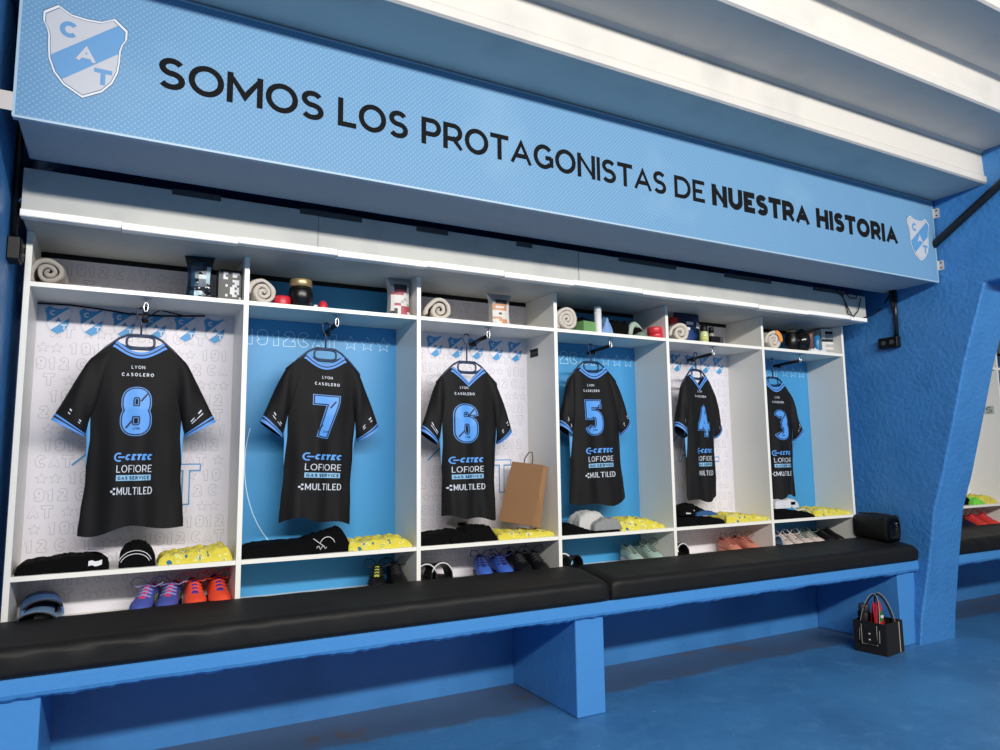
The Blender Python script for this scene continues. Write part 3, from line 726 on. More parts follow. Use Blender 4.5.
bib('yellow bib with blue print at the right of the first blue-backed locker', 348, 414, 545, [(0, .058), (.2, .04), (.6, .05), (.85, .048), (1, .03)], 6)
o = cloth('folded_shorts', 'folded black shorts with a loose drawstring, left in the third locker', 'shorts', 422, 474, 537, .015, .17, [(0, 0.0344), (0.3, 0.0459), (0.7, 0.0541), (1, 0.0410)], cotton, 7, GS)
marks(o, [[(.01, -.078, .02), (.012, -.090, .012), (.014, -.094, -.002), (.018, -.094, -.022)]], .0028, cotton, 'drawstring')
cloth('rolled_socks', 'black socks in front of a paper label under the number 6 jersey', 'socks', 464, 499, 534, .02, .14, [(0, .055), (.4, .068), (.8, .062), (1, .02)], cotton, 8, GK)
xc, wd = span(452, 474, 522, .14)
m = MB(); m.grid(lambda i, j: (-wd/2+wd*i/8, .05*math.sin(i/8*math.pi)*.4, .01+.075*j-.03*(i/8-.5)**2*4*j), 9, 2); o = m.build('paper_label', mat('white paper', (226, 226, 226), .7), loc=(xc, .2, Z0+.01))
tag(o, 'white paper label with black print standing behind the socks under the number 6 jersey', 'label')
q = MB(); q.box(.0, .04, -.003, -.002, .045, .06); q.build('black_print', blk, o)
o = bib('yellow bib under the brown paper bag', 498, 556, 534, [(0, .05), (.2, .035), (.8, .03), (1, .032)], 9, .19)
cloth('folded_shorts', 'folded black shorts at the left of the fourth locker', 'shorts', 562.5, 596, 530, .015, .17, [(0, 0.0451), (0.3, 0.0508), (0.6, 0.0328), (1, 0.0098)], cotton, 10, GS)
xc, wd = span(577, 616, 522, .06)
t = thing('slippers', 'pair of pale grey knitted socks laid on black cloth beneath the number 5 jersey', 'socks', (xc, .09, Z0), 0)
knit = mat('grey knit', (196, 194, 190), .9, [(120, .6, .004, 3)])
t.name = 'grey_socks'
m = MB(); mound(m, wd*.75, .13, prof_([(0, .06), (.3, .085), (.7, .085), (1, .05)]), 3, off=(-wd*.1, .02, .012)); m.build('sock', knit, t, smooth=True)
m = MB(); mound(m, wd*.72, .10, prof_([(0, .035), (.4, .055), (.8, .052), (1, .02)]), 5, off=(wd*.14, -.035, .012)); m.build('sock', mat('dark grey knit', (138, 140, 138), .9, [(120, .6, .004, 3)]), t, smooth=True)
cloth('black_cloth', 'flat black cloth lying under the pale grey socks', 'cloth', 584, 622, 528, .012, .16, [(0, .012), (.6, .012), (.85, .040), (1, .012)], cotton, 12)
bib('yellow bib with blue print at the right of the fourth locker', 616, 667, 523, [(0, .04), (.3, .07), (.7, .055), (1, .022)], 13)
cloth('folded_shorts', 'folded black shorts at the left of the fifth locker', 'shorts', 678, 726, 518, .012, .17, [(0, 0.0451), (0.6, 0.0410), (1, 0.0287)], cotton, 14, GS)
o = cloth('rolled_socks', 'black socks on top of folded shorts in the fifth locker', 'socks', 681, 708, 513, .05, .12, [(0, .03), (.5, .06), (1, .02)], cotton, 15, GK, z=Z0+.05)
marks(o, [[(-.02, -.05, .035), (.0, -.058, .022)], [(-.06, -.06, .012), (-.03, -.062, .010)]], .004, wht)
m = MB(); m.box(0, 0, 0, 0, 0, 0)
o = cloth('blue_cloth', 'small blue and black cloth in front of the socks in the fifth locker', 'cloth', 697, 718, 513, .03, .07, [(0, .02), (.5, .026), (1, .012)], mat('blue cloth', (40, 82, 130), .8), 16, z=Z0+.046)
bib('yellow bib at the right of the fifth locker', 727, 772, 517, [(0, .06), (.4, .05), (.7, .03), (1, .022)], 17)
cloth('folded_shorts', 'folded black shorts with white piping, left in the rightmost locker', 'shorts', 776, 816, 513, .012, .16, [(0, 0.0615), (0.4, 0.0492), (0.7, 0.0369), (1, 0.0246)], cotton, 18, GS)
o = cloth('crumpled_shirt', 'crumpled white and grey shirt on the black shorts under the number 3 jersey', 'shirt', 776, 800, 504, .03, .1, [(0, .05), (.3, .045), (.7, .05), (1, .045)], mat('white sport fabric', (208, 208, 212), .7), 19, z=Z0+.058)
m = MB(); m.box(.025, .055, -.054, -.050, .018, .034); m.build('black_patch', cotton, o)
m = MB(); m.tube([(-.02+.012*k, .0, .07-.004*k-.012*math.sin(k*.5)) for k in range(14)], .003, 6); o = m.build('white_cord', wht, loc=(span(800, 806, 510, .02)[0]-.07, .02, Z0+.0)); tag(o, 'white lanyard trailing over the black shorts in the rightmost locker', 'cord')  # loose length of white cord
bib('yellow bib at the right of the rightmost locker', 815, 852, 511, [(0, .05), (.3, .055), (.7, .035), (1, .03)], 20)

# ------------------------------------------------------------------ shoes on the locker floor
def shoe(px, py, Y, rz, s_, cols, label, group, laces=True, stripes=None, hgt=1.0):
    s = s_*.86; c = at(px, py, 1, Y); upper, accent, lace, solec = cols
    t = thing('football_boot', label, 'shoe', (c.x, Y, ZB), rz, group)
    n = 22; m = MB()
    HW = [(0, .004), (.012, .016), (.035, .026), (.07, .032), (.2, .034), (.4, .033), (.6, .042), (.75, .046), (.88, .038), (.96, .022), (1, .004)]
    HT = [(0, .05), (.012, .075), (.05, .098), (.15, .100), (.28, .092), (.40, .106), (.5, .090), (.65, .066), (.8, .052), (.92, .040), (1, .022)]
    hw, ht = prof_(HW), prof_(HT); ln = .27*s
    def P(i, j):
        u = .5-.5*math.cos(math.pi*j/(n-1)); a = 2*math.pi*i/20; w_, h = hw(u)*s, ht(u)*s*hgt
        ca, sa = math.cos(a), math.sin(a)
        x = w_*math.copysign(abs(ca)**.8, ca)*(1-.28*max(0, sa)); z = .014+h/2+h/2*math.copysign(abs(sa)**.8, sa)
        if .05 < u < .36 and sa > .62: z -= .05*s*math.sin(math.pi*(u-.05)/.31)*(sa-.62)/.38
        return (x, u*ln-ln/2, z)
    o_ = m.grid(P, 20, n, cu=True); m.cap([o_+i for i in range(20)]); m.cap([o_+(n-1)*20+i for i in range(20)])
    for k, q in enumerate(m.f):                       # lining of the collar opening
        j, i = divmod(k, 20)
        if k < 20*(n-1) and ((3 <= j <= 8 and 3 <= i <= 6) or (9 <= j <= 13 and 4 <= i <= 5)): m.m[k] = 1
    m.build('upper', [upper, accent], t, smooth=True)
    m = MB()
    m.grid(lambda i, j: (hw(j/(n-1))*s*1.04*(-1+2*(i % 2)), (j/(n-1))*ln*1.01-ln*.505, [.010, .010, .020, .020][i] if True else 0), 4, n) if False else None
    def SP(i, j):
        u = j/(n-1); w_ = hw(u)*s*1.06; return [(-w_, u*ln-ln/2, .008), (w_, u*ln-ln/2, .008), (w_, u*ln-ln/2, .024), (-w_, u*ln-ln/2, .024)][i]
    o_ = m.grid(SP, 4, n, cu=True); m.cap([o_+i for i in range(4)]); m.cap([o_+(n-1)*4+i for i in range(4)])
    for yy, xx in ((-.4, .018), (-.4, -.018), (.1, .03), (.1, -.03), (.3, .03), (.3, -.03)): m.lathe([(.004, 0), (.006, .010)], 8, (xx*s, yy*ln, 0))
    m.build('sole', solec, t)
    if laces:
        m = MB()
        for k in range(4):
            u = .44+.07*k; h = ht(u)*s*hgt+.015; w_ = hw(u)*s*.72
            m.tube([(-w_, u*ln-ln/2, h-.008), (0, u*ln-ln/2+.004, h+.002), (w_, u*ln-ln/2, h-.008)], .0034, 6)
        for sg in (-1, 1):
            h = ht(.42)*s*hgt+.014
            m.tube([(0, -.08*ln, h), (sg*.02, -.10*ln, h+.022), (sg*.045, -.07*ln, h+.026), (sg*.055, -.0*ln, h+.006), (sg*.03, .02*ln, h-.006), (0, -.06*ln, h)], .0020, 6)
        m.build('laces', lace, t, smooth=True)
    if stripes:
        m = MB()
        for sg in (-1, 1):
            for k in range(3):
                pts = []
                for zz in (.03, .075):
                    for dy in (0, .010):
                        u = .40+.085*k-(zz-.03)*2.2*.9+dy/ln; pts.append((sg*(hw(u)*s*1.0*(1-.20*max(0, (zz-.06)/.05)))+sg*.0022, u*ln-ln/2, zz*s*hgt))
                m.add(pts, [(0, 1, 3, 2)])
        m.build('stripe', stripes, t)
    return t
bu = mat('boot blue', (74, 88, 168), .45); pk = mat('boot pink', (226, 66, 112), .5); lil = mat('lilac lace', (150, 150, 206), .7); ye = mat('lime stripe', (228, 236, 70), .5)
orr = mat('boot orange', (240, 84, 52), .45); vio = mat('boot violet', (70, 60, 170), .5); bk = mat('boot black', (9, 9, 11), .45); bkl = mat('black lace', (34, 34, 38), .7); ylg = mat('yellow green', (190, 206, 84), .5)
rb = mat('boot royal blue', (64, 104, 196), .45); rbd = mat('boot navy', (30, 40, 96), .5); pg = mat('boot pale green', (172, 196, 186), .5); pgd = mat('boot grey green', (96, 116, 110), .5)
sal = mat('boot salmon', (216, 138, 116), .5); sald = mat('salmon lining', (150, 84, 72), .6); wp = mat('trainer off white', (222, 208, 200), .5); wpd = mat('trainer lining', (120, 108, 108), .6)
G = 'football boots behind the cushions'
shoe(146, 597, 0.132, rad(162), .95, (bu, pk, lil, bk), 'left one of the blue boots with pink lining and yellow-green stripes, leftmost locker', G, stripes=ye)
shoe(170, 595, 0.132, rad(167), .95, (bu, pk, lil, bk), 'right one of the blue boots with yellow-green stripes, beside the orange pair', G, stripes=ye)
shoe(194, 594, 0.132, rad(179), 1.0, (orr, vio, orr, bk), 'left one of the orange boots with violet lining', G)
shoe(218, 591, 0.132, rad(181), 1.05, (orr, vio, orr, bk), 'right one of the orange boots, next to the divider', G)
shoe(377, 579, 0.132, rad(160), .95, (bk, ylg, bkl, bk), 'black boot with a yellow-green tongue in the first blue-backed locker', G)
shoe(396, 578, 0.132, rad(171), .95, (bk, bkl, bkl, bk), 'black boot in the first blue-backed locker, against the right divider', G)
shoe(487, 566, 0.132, rad(163), .95, (rb, rbd, rbd, bk), 'left one of the royal blue boots in the third locker', G).location.x = 1.765
shoe(508, 564, 0.132, rad(172), .95, (rb, rbd, rbd, bk), 'right one of the royal blue boots in the third locker', G).location.x = 1.862
shoe(528, 561, 0.132, rad(173), 1.0, (bk, bkl, bkl, bk), 'black boot beside the royal blue boots in the third locker', G).location.x = 1.955
shoe(544, 560, 0.132, rad(177), .98, (bk, bkl, bkl, bk), 'black boot against the right divider of the third locker', G).location.x = 2.042
shoe(642, 552, 0.132, rad(163), .95, (pg, pgd, pgd, wp), 'left one of the pale green boots in the fourth locker', G, hgt=.84).location.x = 2.615
shoe(659, 550, 0.132, rad(171), 1.0, (pg, pgd, pgd, wp), 'right one of the pale green boots in the fourth locker', G, hgt=.84).location.x = 2.730
shoe(738, 543, 0.132, rad(161), .95, (sal, sald, sald, sal), 'left one of the salmon pink boots in the fifth locker', G, hgt=.84).location.x = 3.300
shoe(754, 541, 0.132, rad(170), .95, (sal, sald, sald, sal), 'right one of the salmon pink boots in the fifth locker', G, hgt=.84).location.x = 3.425
shoe(789, 539, 0.132, rad(163), .85, (wp, wpd, wp, wp), 'leftmost of the off-white trainers in the rightmost locker', G, hgt=.84).location.x = 3.715
shoe(802, 538, 0.132, rad(166), .85, (wp, wpd, wp, wp), 'second off-white trainer from the left in the rightmost locker', G, hgt=.84).location.x = 3.800
shoe(817, 536, 0.132, rad(163), .9, (wp, wpd, pgd, wp), 'third off-white trainer from the left, with a grey lace', G, hgt=.84).location.x = 3.885
shoe(829, 534, 0.132, rad(170), .9, (wp, wpd, pgd, wp), 'off-white trainer beside the black shoes in the rightmost locker', G, hgt=.84).location.x = 3.970
shoe(838, 534, 0.132, rad(175), .85, (bk, bkl, bkl, bk), 'left one of the two black shoes beside the toiletry bag', G, laces=False, hgt=1.05).location.x = 4.060
shoe(847, 533, 0.132, rad(178), .85, (bk, bkl, bkl, bk), 'right one of the two black shoes beside the toiletry bag', G, laces=False, hgt=1.05).location.x = 4.140
def slide(px, py, Y, rz, strap, footbed, trim, label, group='slide sandals behind the cushions', lift=0, s=1.0, hs=1.0):
    c = at(px, py, 1, Y); t = thing('slide_sandal', label, 'sandal', (c.x, Y, ZB+lift), rz, group)
    hw = prof_([(0, .02), (.1, .034), (.35, .036), (.7, .048), (.9, .04), (1, .012)]); n = 16; ln = .26*s; m = MB()
    def P(i, j):
        u = j/(n-1); w_ = hw(u)*s; return [(-w_, u*ln-ln/2, 0), (w_, u*ln-ln/2, 0), (w_*1.03, u*ln-ln/2, .028), (-w_*1.03, u*ln-ln/2, .028)][i]
    o_ = m.grid(P, 4, n, cu=True); m.cap([o_+i for i in range(4)]); m.cap([o_+(n-1)*4+i for i in range(4)]); m.build('footbed', footbed, t)
    m = MB()
    def Q(i, j):
        a = math.pi*i/14; v = j/5; rr = 1.0
        return (.052*s*math.cos(a), .01*s+(.085 if hs == 1 else -.11+.20*v)*s*(v if hs == 1 else 1), .018+(.076-.014*v)*s*hs*math.sin(a)**.8)
    def Q2(i, j): p = Q(i, j); a = math.pi*i/14; return (p[0]-.006*math.cos(a), p[1], p[2]-.006*math.sin(a))
    m.grid(Q, 15, 6); m.grid(Q2, 15, 6)
    m.grid(lambda i, j: Q(i, 0) if j else Q2(i, 0), 15, 2); m.grid(lambda i, j: Q(i, 5) if j else Q2(i, 5), 15, 2); m.build('strap', strap, t, smooth=True)
    if trim:
        m = MB(); m.tube([(Q(i, 0)[0], Q(i, 0)[1]-.001, Q(i, 0)[2]-.004) for i in range(2, 13)], .003, 6); m.build('strap_trim', trim, t, smooth=True)
    return t
gb = mat('slide grey blue', (120, 150, 180), .5); gbd = mat('slide blue', (70, 110, 165), .5)
slide(40, 611, .06, 0, gb, bk, bk, 'grey-blue slide sandal in front, left end of the locker floor', s=1.2, hs=.62)
slide(42, 608, .12, .1, gbd, bk, bk, 'bright blue slide sandal behind the grey-blue one, left end of the locker floor', lift=.030, s=1.15, hs=.62)
slide(427, 573, .09, 0, bk, bk, wht, 'black slide with white trim tucked against the left divider of the third locker')
slide(443, 572, .09, 0, bk, bk, wht, 'black slide with white trim left of the royal blue boots')
slide(565, 563, .09, 0, wht, bk, None, 'white slide at the left of the fourth locker floor', s=.9)
slide(578, 566, .05, .1, bk, bk, None, 'black slide beside the white slide in the fourth locker', s=.8)
slide(684, 551, .08, 0, bk, bk, wht, 'black slide at the left of the fifth locker floor', s=.9)
slide(779, 541, .07, 0, gb, bk, None, 'pale slide at the left of the rightmost locker floor', s=.85)

# ------------------------------------------------------------------ things on the upper shelves
ZS = ZU+.0085
def pouch(name, label, cat, x0, x1, ytop, Y, d, mats, rows, flare=1.15, pinch=.12, rz=0, z=ZS, top_h=0, group=None, lean=0):
    """standing packet: pillow body closed to a flat seam on top; rows = picture on its front, a colour index per cell"""
    xc, wd = span(x0, x1, (ytop+300)/2 if False else ytop, Y); top = at((x0+x1)/2, ytop, 1, Y).z; h = top-z
    nr, nc = len(rows), len(rows[0]); mb = MB(); rgt = nc
    def sec(v):
        k = max(0, (v-.72)/.28); wv = wd/2*(1-pinch*math.sin(math.pi*min(1, v/.85))*.5)*(1+(flare-1)*k**1.5); dv = d/2*(1-.94*k**1.3)*(1+.06*math.sin(v*9))
        return wv, dv
    def F(sg):
        def P(i, j):
            v = 1-j/nr; u = -1+2*i/nc; wv, dv = sec(v); return (wv*u, sg*dv*(1-.35*u*u*(1 if v > .1 else .3))+lean*v, h*v)
        return P
    o = mb.grid(F(-1), nc+1, nr+1); k0 = 0
    for r in range(nr):
        for c in range(nc): mb.m[k0] = int(rows[r][c]); k0 += 1
    mb.grid(F(1), nc+1, nr+1)
    for e in (0, nc): mb.grid(lambda i, j: F(-1)(e, j) if i == 0 else F(1)(e, j), 2, nr+1)
    mb.grid(lambda i, j: F(-1)(i, nr) if j == 0 else F(1)(i, nr), nc+1, 2)
    ob = mb.build(name, mats, smooth=False, loc=(xc, Y+d/2, z), rotz=rz)
    return tag(ob, label, cat, group)
foil = mat('dark teal foil', (12, 26, 38), .22, [(16, .9, .02, 3)], spec=.8); foilb = mat('blue foil print', (24, 62, 88), .25, spec=.8); foilw = mat('silver print', (168, 196, 206), .3)
pouch('foil_pouch', 'crumpled dark teal foil pouch with blue print, left of the black box', 'pouch', 188, 214, 254, .05, .07, [foil, foilb, foilw],
      ['000000', '000000', '001100', '011102', '011012', '011122', '010112', '011110', '000000', '012200', '002100'], 1.2, .3, -.15)
def carton(name, label, cat, x0, x1, ytop, Y, d, mats, rows, rz=0, z=ZS):
    return pouch(name, label, cat, x0, x1, ytop, Y, d, mats, rows, 1, 0, rz, z) if False else box_thing(name, label, cat, x0, x1, ytop, Y, d, mats, rows, rz, z)
def box_thing(name, label, cat, x0, x1, ytop, Y, d, mats, rows, rz=0, z=ZS, bevel=.002):
    xc, wd = span(x0, x1, ytop, Y); h = at((x0+x1)/2, ytop, 1, Y).z-z; mb = MB(); mb.box(-wd/2, wd/2, 0, d, 0, h)
    nr, nc = len(rows), len(rows[0])
    for r in range(nr):
        for c in range(nc):
            k = int(rows[r][c])
            if k: xa, xb = -wd/2+wd*c/nc, -wd/2+wd*(c+1)/nc; zb, za = h*(1-r/nr), h*(1-(r+1)/nr); mb.add([(xa, -.0006, za), (xb, -.0006, za), (xb, -.0006, zb), (xa, -.0006, zb)], [(0, 1, 2, 3)], k)
    return tag(mb.build(name, mats, loc=(xc, Y, z), rotz=rz), label, cat)
carton('carton', 'black box with white lettering beside the first divider', 'box', 219, 242, 270, .05, .08, [mat('black carton', (9, 9, 11), .4), mat('grey carton', (70, 72, 76), .5), wht],
       ['1000000000', '1022002220', '1020002200', '1022000000', '1000002220', '1000000220', '1002002200', '1000022020', '1000022220', '1000022020', '1002002200', '1000000002', '1000000000'])
def lathe_thing(name, label, cat, px, ytop, wpx, Y, prof, mats, mis=None, z=ZS, n=28, parts=()):
    c = at(px, ytop, 1, Y); k = FPX/((c-CAM).dot(_f)); r = wpx/2/k; h = c.z-z
    t = thing(name, label, cat, (c.x, Y, z)) if parts else None
    mb = MB(); mb.lathe([(a*r, b_*h) for a, b_ in prof], n, mis=mis)
    o = mb.build('body' if t else name, mats, t, smooth=True, loc=None if t else (c.x, Y, z))
    for pn, pp, pm in parts: q = MB(); q.lathe([(a*r, b_*h) for a, b_ in pp], n); q.build(pn, pm, t, smooth=True)
    return t or tag(o, label, cat)
red = mat('red plastic', (206, 44, 58), .35); gold = mat('brass rim', (188, 164, 120), .35, metal=.7); gourd = mat('black gourd leather', (11, 9, 9), .3)
lathe_thing('red_lid', 'flat red lid lying between the rolled towel and the black gourd', 'lid', 282, 297, 17, .05, [(.98, 0), (1, .1), (1, .85), (.9, 1)], red)  # red plastic lid lying flat
lathe_thing('mate_gourd', 'black mate gourd with a brass rim on the second upper shelf', 'gourd', 301, 280.5, 24, .05, [(.5, 0), (.85, .08), (1, .35), (.97, .55), (.85, .74)], gourd,
            parts=[('rim', [(.84, .72), (.93, .76), (.9, .97), (.86, 1.0), (.72, .99), (.7, .8)], gold)])
lathe_thing('red_thing', 'small rounded red thing right of the black gourd', 'trinket', 323, 301, 9.5, .06, [(.98, 0), (1, .2), (.9, .6), (.6, .9), (.2, 1)], red)  # small red plastic item of unknown kind
lathe_thing('white_thing', 'tiny white thing between the black gourd and the small red one', 'trinket', 315.5, 305, 5, .05, [(.9, 0), (1, .5), (.7, 1)], wht)  # tiny white item of unknown kind
pw = mat('packet white', (214, 210, 206), .45, [(20, .4, .006, 3)]); pr_ = mat('packet red', (168, 70, 84), .45); pd = mat('packet dark', (52, 52, 54), .5); po = mat('packet orange', (196, 140, 98), .45); pgy = mat('packet silver', (168, 168, 168), .35)
pouch('paper_packet', 'white paper packet with red and black print by the second divider', 'packet', 391, 411, 276, .05, .07, [pw, pr_, pd, pgy],
      ['333333', '333333', '333333', '322223', '022220', '011110', '111100', '000000', '000030', '000300', '011003', '000111', '020111', '220110', '000110'], 1.2, .2)
pouch('paper_packet', 'silver and orange printed packet with a flared top in the third locker', 'packet', 493, 510, 293, .05, .06, [pw, po, pd, pgy],
      ['333333', '333333', '333333', '322223', '022220', '111110', '100010', '111110', '000000', '002000', '000000', '111000', '001110', '000110', '000110'], 1.5, .1)
green = mat('green carton', (106, 152, 92), .55); greend = mat('dark green carton', (52, 92, 44), .5)
box_thing('green_box', 'small green box on the fourth upper shelf', 'box', 582.5, 598, 321.5, .02, .12, [green, greend], ['00', '00'], .18)
ds = mat('black green netting', (30, 36, 34), .5)
cloth('dark_bag', 'dark crumpled bag behind the green box', 'bag', 578, 597, 310, .13, .1, [(0, .07), (.4, .10), (.8, .085), (1, .03)], ds, 31, z=ZS, rough=.012)
lathe_thing('spray_can', 'white spray can right of the green box', 'can', 597.5, 307, 7.2, .03, [(.96, 0), (1, .03), (1, .80)], wht, parts=[('cap', [(1.0, .80), (1.0, .98), (.92, 1.0)], mat('can cap', (240, 240, 238), .4))])
m = MB()
def wedge(name, label, cat, x0, x1, ytop, Y, d, m_, seed, peak=.5):
    xc, wd = span(x0, x1, ytop, Y); h = at((x0+x1)/2, ytop, 1, Y).z-ZS; mb = MB()
    mound(mb, wd, d, lambda u, v: h*max(.12, 1-abs(u-peak)/(peak if u < peak else 1-peak)*.9), seed, 30, 16, .006, .2)
    return tag(mb.build(name, m_, smooth=True, loc=(xc, Y+d/2, ZS)), label, cat)
wedge('blue_cloth', 'pale blue peaked cloth right of the white spray can', 'cloth', 602, 614, 316, .03, .09, mat('pale blue cloth', (122, 158, 208), .7), 5, .55)
cloth('black_garment', 'crumpled black garment in the middle of the fourth upper shelf', 'garment', 609, 633, 318, .06, .12, [(0, .075), (.3, .085), (.6, .075), (.8, .085), (1, .05)], cotton, 33, z=ZS, rough=.012)
t = thing('sports_sandal', 'grey-green and black rounded sandal beside the red containers', 'sandal', (at(640, 330, 1, .06).x, .09, ZS), .3)
xw = span(630, 650, 330, .05)[1]
m = MB(); m.tube([(-xw*.5+xw*k/12, 0, .012+.062*math.sin(math.pi*(k/12)**.7)) for k in range(13)], .016, 10, flat=1); m.build('strap', mat('grey green foam', (164, 182, 166), .7), t, smooth=True)
m = MB(); m.tube([(-xw*.30+xw*.75*k/12, -.008, .008+.040*math.sin(math.pi*(k/12)**.8)) for k in range(13)], .014, 10); m.build('inner_band', cotton, t, smooth=True)
m = MB(); mound(m, xw*.9, .1, prof_([(0, .01), (.5, .035), (1, .01)]), 4); m.build('footbed', mat('grey green foam dark', (120, 140, 124), .7), t, smooth=True)
lathe_thing('red_tin', 'lower red round tin of the stack on the fourth upper shelf', 'tin', 655.5, 334.3, 15, .05, [(.94, 0), (1, .1), (1, .8), (.96, 1)], red)
lathe_thing('red_tin', 'upper red round tin of the stack on the fourth upper shelf', 'tin', 654.5, 327.8, 15, .05, [(.94, 0), (1, .1), (1, .8), (.96, 1)], red, z=at(655.5, 334.3, 1, .05).z+.0005)
lathe_thing('bottle', 'bottle with a red cap behind the rolled towel, left in the fifth locker', 'bottle', 673, 318, 10, .13, [(.9, 0), (1, .1), (1, .7), (.6, .8)], mat('clear bottle', (190, 190, 186), .2), parts=[('cap', [(.98, .76), (1, .8), (1, .98), (.8, 1)], red)])
nav = mat('navy packet', (18, 32, 70), .3, [(18, .6, .01, 3)]); 
pouch('navy_packet', 'navy packet with white letters, tallest thing in the fifth locker', 'packet', 679, 700, 311, .09, .06, [nav, wht, mat('navy packet blue', (30, 62, 120), .35), blk],
      ['000000', '000000', '000022', '000022', '001101', '000001', '001000', '002200', '022220', '022220', '002200', '000000'], 1.12, .05)
lathe_thing('spray_bottle', 'bottle with yellow-green content and dark cap, right of the navy packet', 'bottle', 703.5, 325, 8.5, .05, [(.9, 0), (1, .05), (1, .5), (.8, .62), (.6, .66)], mat('lime liquid bottle', (206, 214, 150), .25),
            parts=[('cap', [(.78, .64), (.85, .7), (.85, .9), (.5, 1)], blk), ('label', [(1.03, .12), (1.03, .36)], mat('lime label', (204, 208, 128), .5))])
lathe_thing('small_bottle', 'small dark-capped bottle between the lime bottle and the black box', 'bottle', 711, 328, 6, .07, [(.9, 0), (1, .05), (1, .55), (.7, .7), (.7, 1)], mat('grey bottle', (150, 146, 138), .3), parts=[('cap', [(.85, .68), (.85, 1.0), (.7, 1.03)], blk)])
box_thing('black_box', 'low black box at the right of the fifth upper shelf', 'box', 711, 723, 336.5, .04, .07, [blk, darkg, wht], ['0001', '0001', '0001'], 0)
lathe_thing('dark_gourd', 'black round gourd behind the orange-ended towel', 'gourd', 791, 331, 13, .06, [(.6, 0), (1, .3), (1, .6), (.7, .9), (.6, 1)], gourd, parts=[('rim', [(.66, .92), (.74, .96), (.7, 1.03), (.6, 1.0)], gold)])
lathe_thing('black_ball', 'shiny black ball-shaped flask in the middle of the rightmost upper shelf', 'flask', 801, 331, 17, .05, [(.5, 0), (.85, .15), (1, .5), (.85, .85), (.45, 1)], mat('black gloss', (18, 16, 16), .15), parts=[('spout', [(.3, .96), (.3, 1.06), (.2, 1.08)], blk)])
lathe_thing('brown_cup', 'small brown cup right of the black flask', 'cup', 809.5, 333, 6.5, .05, [(.8, 0), (1, .9), (.95, 1)], mat('brown cup', (120, 76, 60), .5), parts=[('cup_rim', [(.97, .93), (1.05, .96), (1.0, 1.02)], mat('brown rim', (150, 100, 80), .5))])
lathe_thing('blue_tub', 'round blue tub left of the printed white box', 'tub', 816, 335, 8, .06, [(.7, 0), (.95, .2), (1, .6), (.8, .95), (.4, 1)], mat('tub blue', (36, 116, 166), .35), parts=[('base', [(.8, 0), (.84, .12)], wht)])
box_thing('white_carton', 'white box with black letters and a grey-blue band at the right end of the shelf', 'box', 823.5, 840, 329, .06, .1, [pw, blk, mat('carton grey blue', (136, 152, 164), .5), pgy],
          ['000000', '011111', '022222', '022220', '111110', '000000', '033300', '000000', '033330', '000000'], -.25)
cloth('white_tissue', 'small crumpled white tissue in front of the blue tub', 'tissue', 811, 828, 347, .012, .04, [(0, .012), (.3, .02), (.6, .012), (1, .016)], wht, 38, z=ZS, rough=.006)

# ------------------------------------------------------------------ brown paper bag on the third middle shelf
t = thing('paper_bag', 'brown kraft paper bag with a string handle leaning against the divider', 'bag', (1.960, .125, Z0+.052), 0)
t.rotation_mode = 'ZYX'; t.rotation_euler = (0, rad(12), rad(-57))
m = MB(); w2, d2, hb = .085, .045, .285
def bagp(i, j):
    v = j/8; q = [(-w2, -d2), (w2*.2, -d2-.002), (w2, -d2), (w2*(.93-.1*v), 0), (w2, d2), (-w2, d2), (-w2*(.93-.1*v), 0)][i]
    k = 1-.55*v**1.4; cr = .004*wob(i*2, v*7, 1, 3)
    return (q[0]+cr, q[1]*k+cr*.5, hb*v-(.006 if i in (3, 6) else 0)*v)
o_ = m.grid(bagp, 7, 9, cu=True); m.cap([o_+i for i in range(7)][::-1]); m.build('bag_body', kraft, t, bevel=.001)
m = MB(); m.tube([(-.02, -.018, hb-.02), (-.022, -.016, hb+.02), (-.008, -.014, hb+.052), (.010, -.014, hb+.056), (.02, -.016, hb+.02), (.022, -.018, hb-.02)], .0028, 8); m.build('handle', mat('bag string', (70, 60, 52), .8), t, smooth=True)

# ------------------------------------------------------------------ toiletry bag on the cushion, felt basket on the floor
nyl = mat('black nylon', (9, 9, 11), .55, [(30, .4, .006, 3)])
t = thing('toiletry_bag', 'black zipped toiletry bag on the right end of the bench cushion', 'bag', (4.214, -.122, -.128), rad(-9))
m = MB()
def tb(i, j):
    a = 2*math.pi*i/28; v = -1+2*j/20; ca, sa = math.cos(a), math.sin(a); e = (1-abs(v)**8)**.25 if abs(v) < 1 else 0; e = .72+.28*e
    hw_, hh = .058*e, .074*e*(1-.05*v)
    return (hw_*math.copysign(abs(ca)**.45, ca)*(1-.12*max(0, sa))+.002*wob(v*7, a, 1, 2), v*.128, .074+hh*math.copysign(abs(sa)**.4, sa)+.003*wob(v*6, a*2, 2, 1)-.003)
o_ = m.grid(tb, 28, 21, cu=True); m.cap([o_+i for i in range(28)]); m.cap([o_+20*28+i for i in range(28)][::-1]); m.build('bag_body', nyl, t, smooth=True)
m = MB(); m.tube([(-.0, -.122+.244*k/10, .150-.002*abs(k-5)*.5) for k in range(11)], .004, 6); m.build('zip', darkg, t, smooth=True)
m = MB(); m.tube([(-.02, -.128, .11), (-.015, -.150, .10), (.0, -.152, .07), (-.01, -.14, .04), (-.02, -.128, .03)], .008, 8, flat=.4); m.build('side_handle', nyl, t, smooth=True)
m = MB(); m.lathe([(.007, 0), (.007, .006)], 10, (-.012, -.150, .10)); m.build('buckle', steel, t, smooth=True)

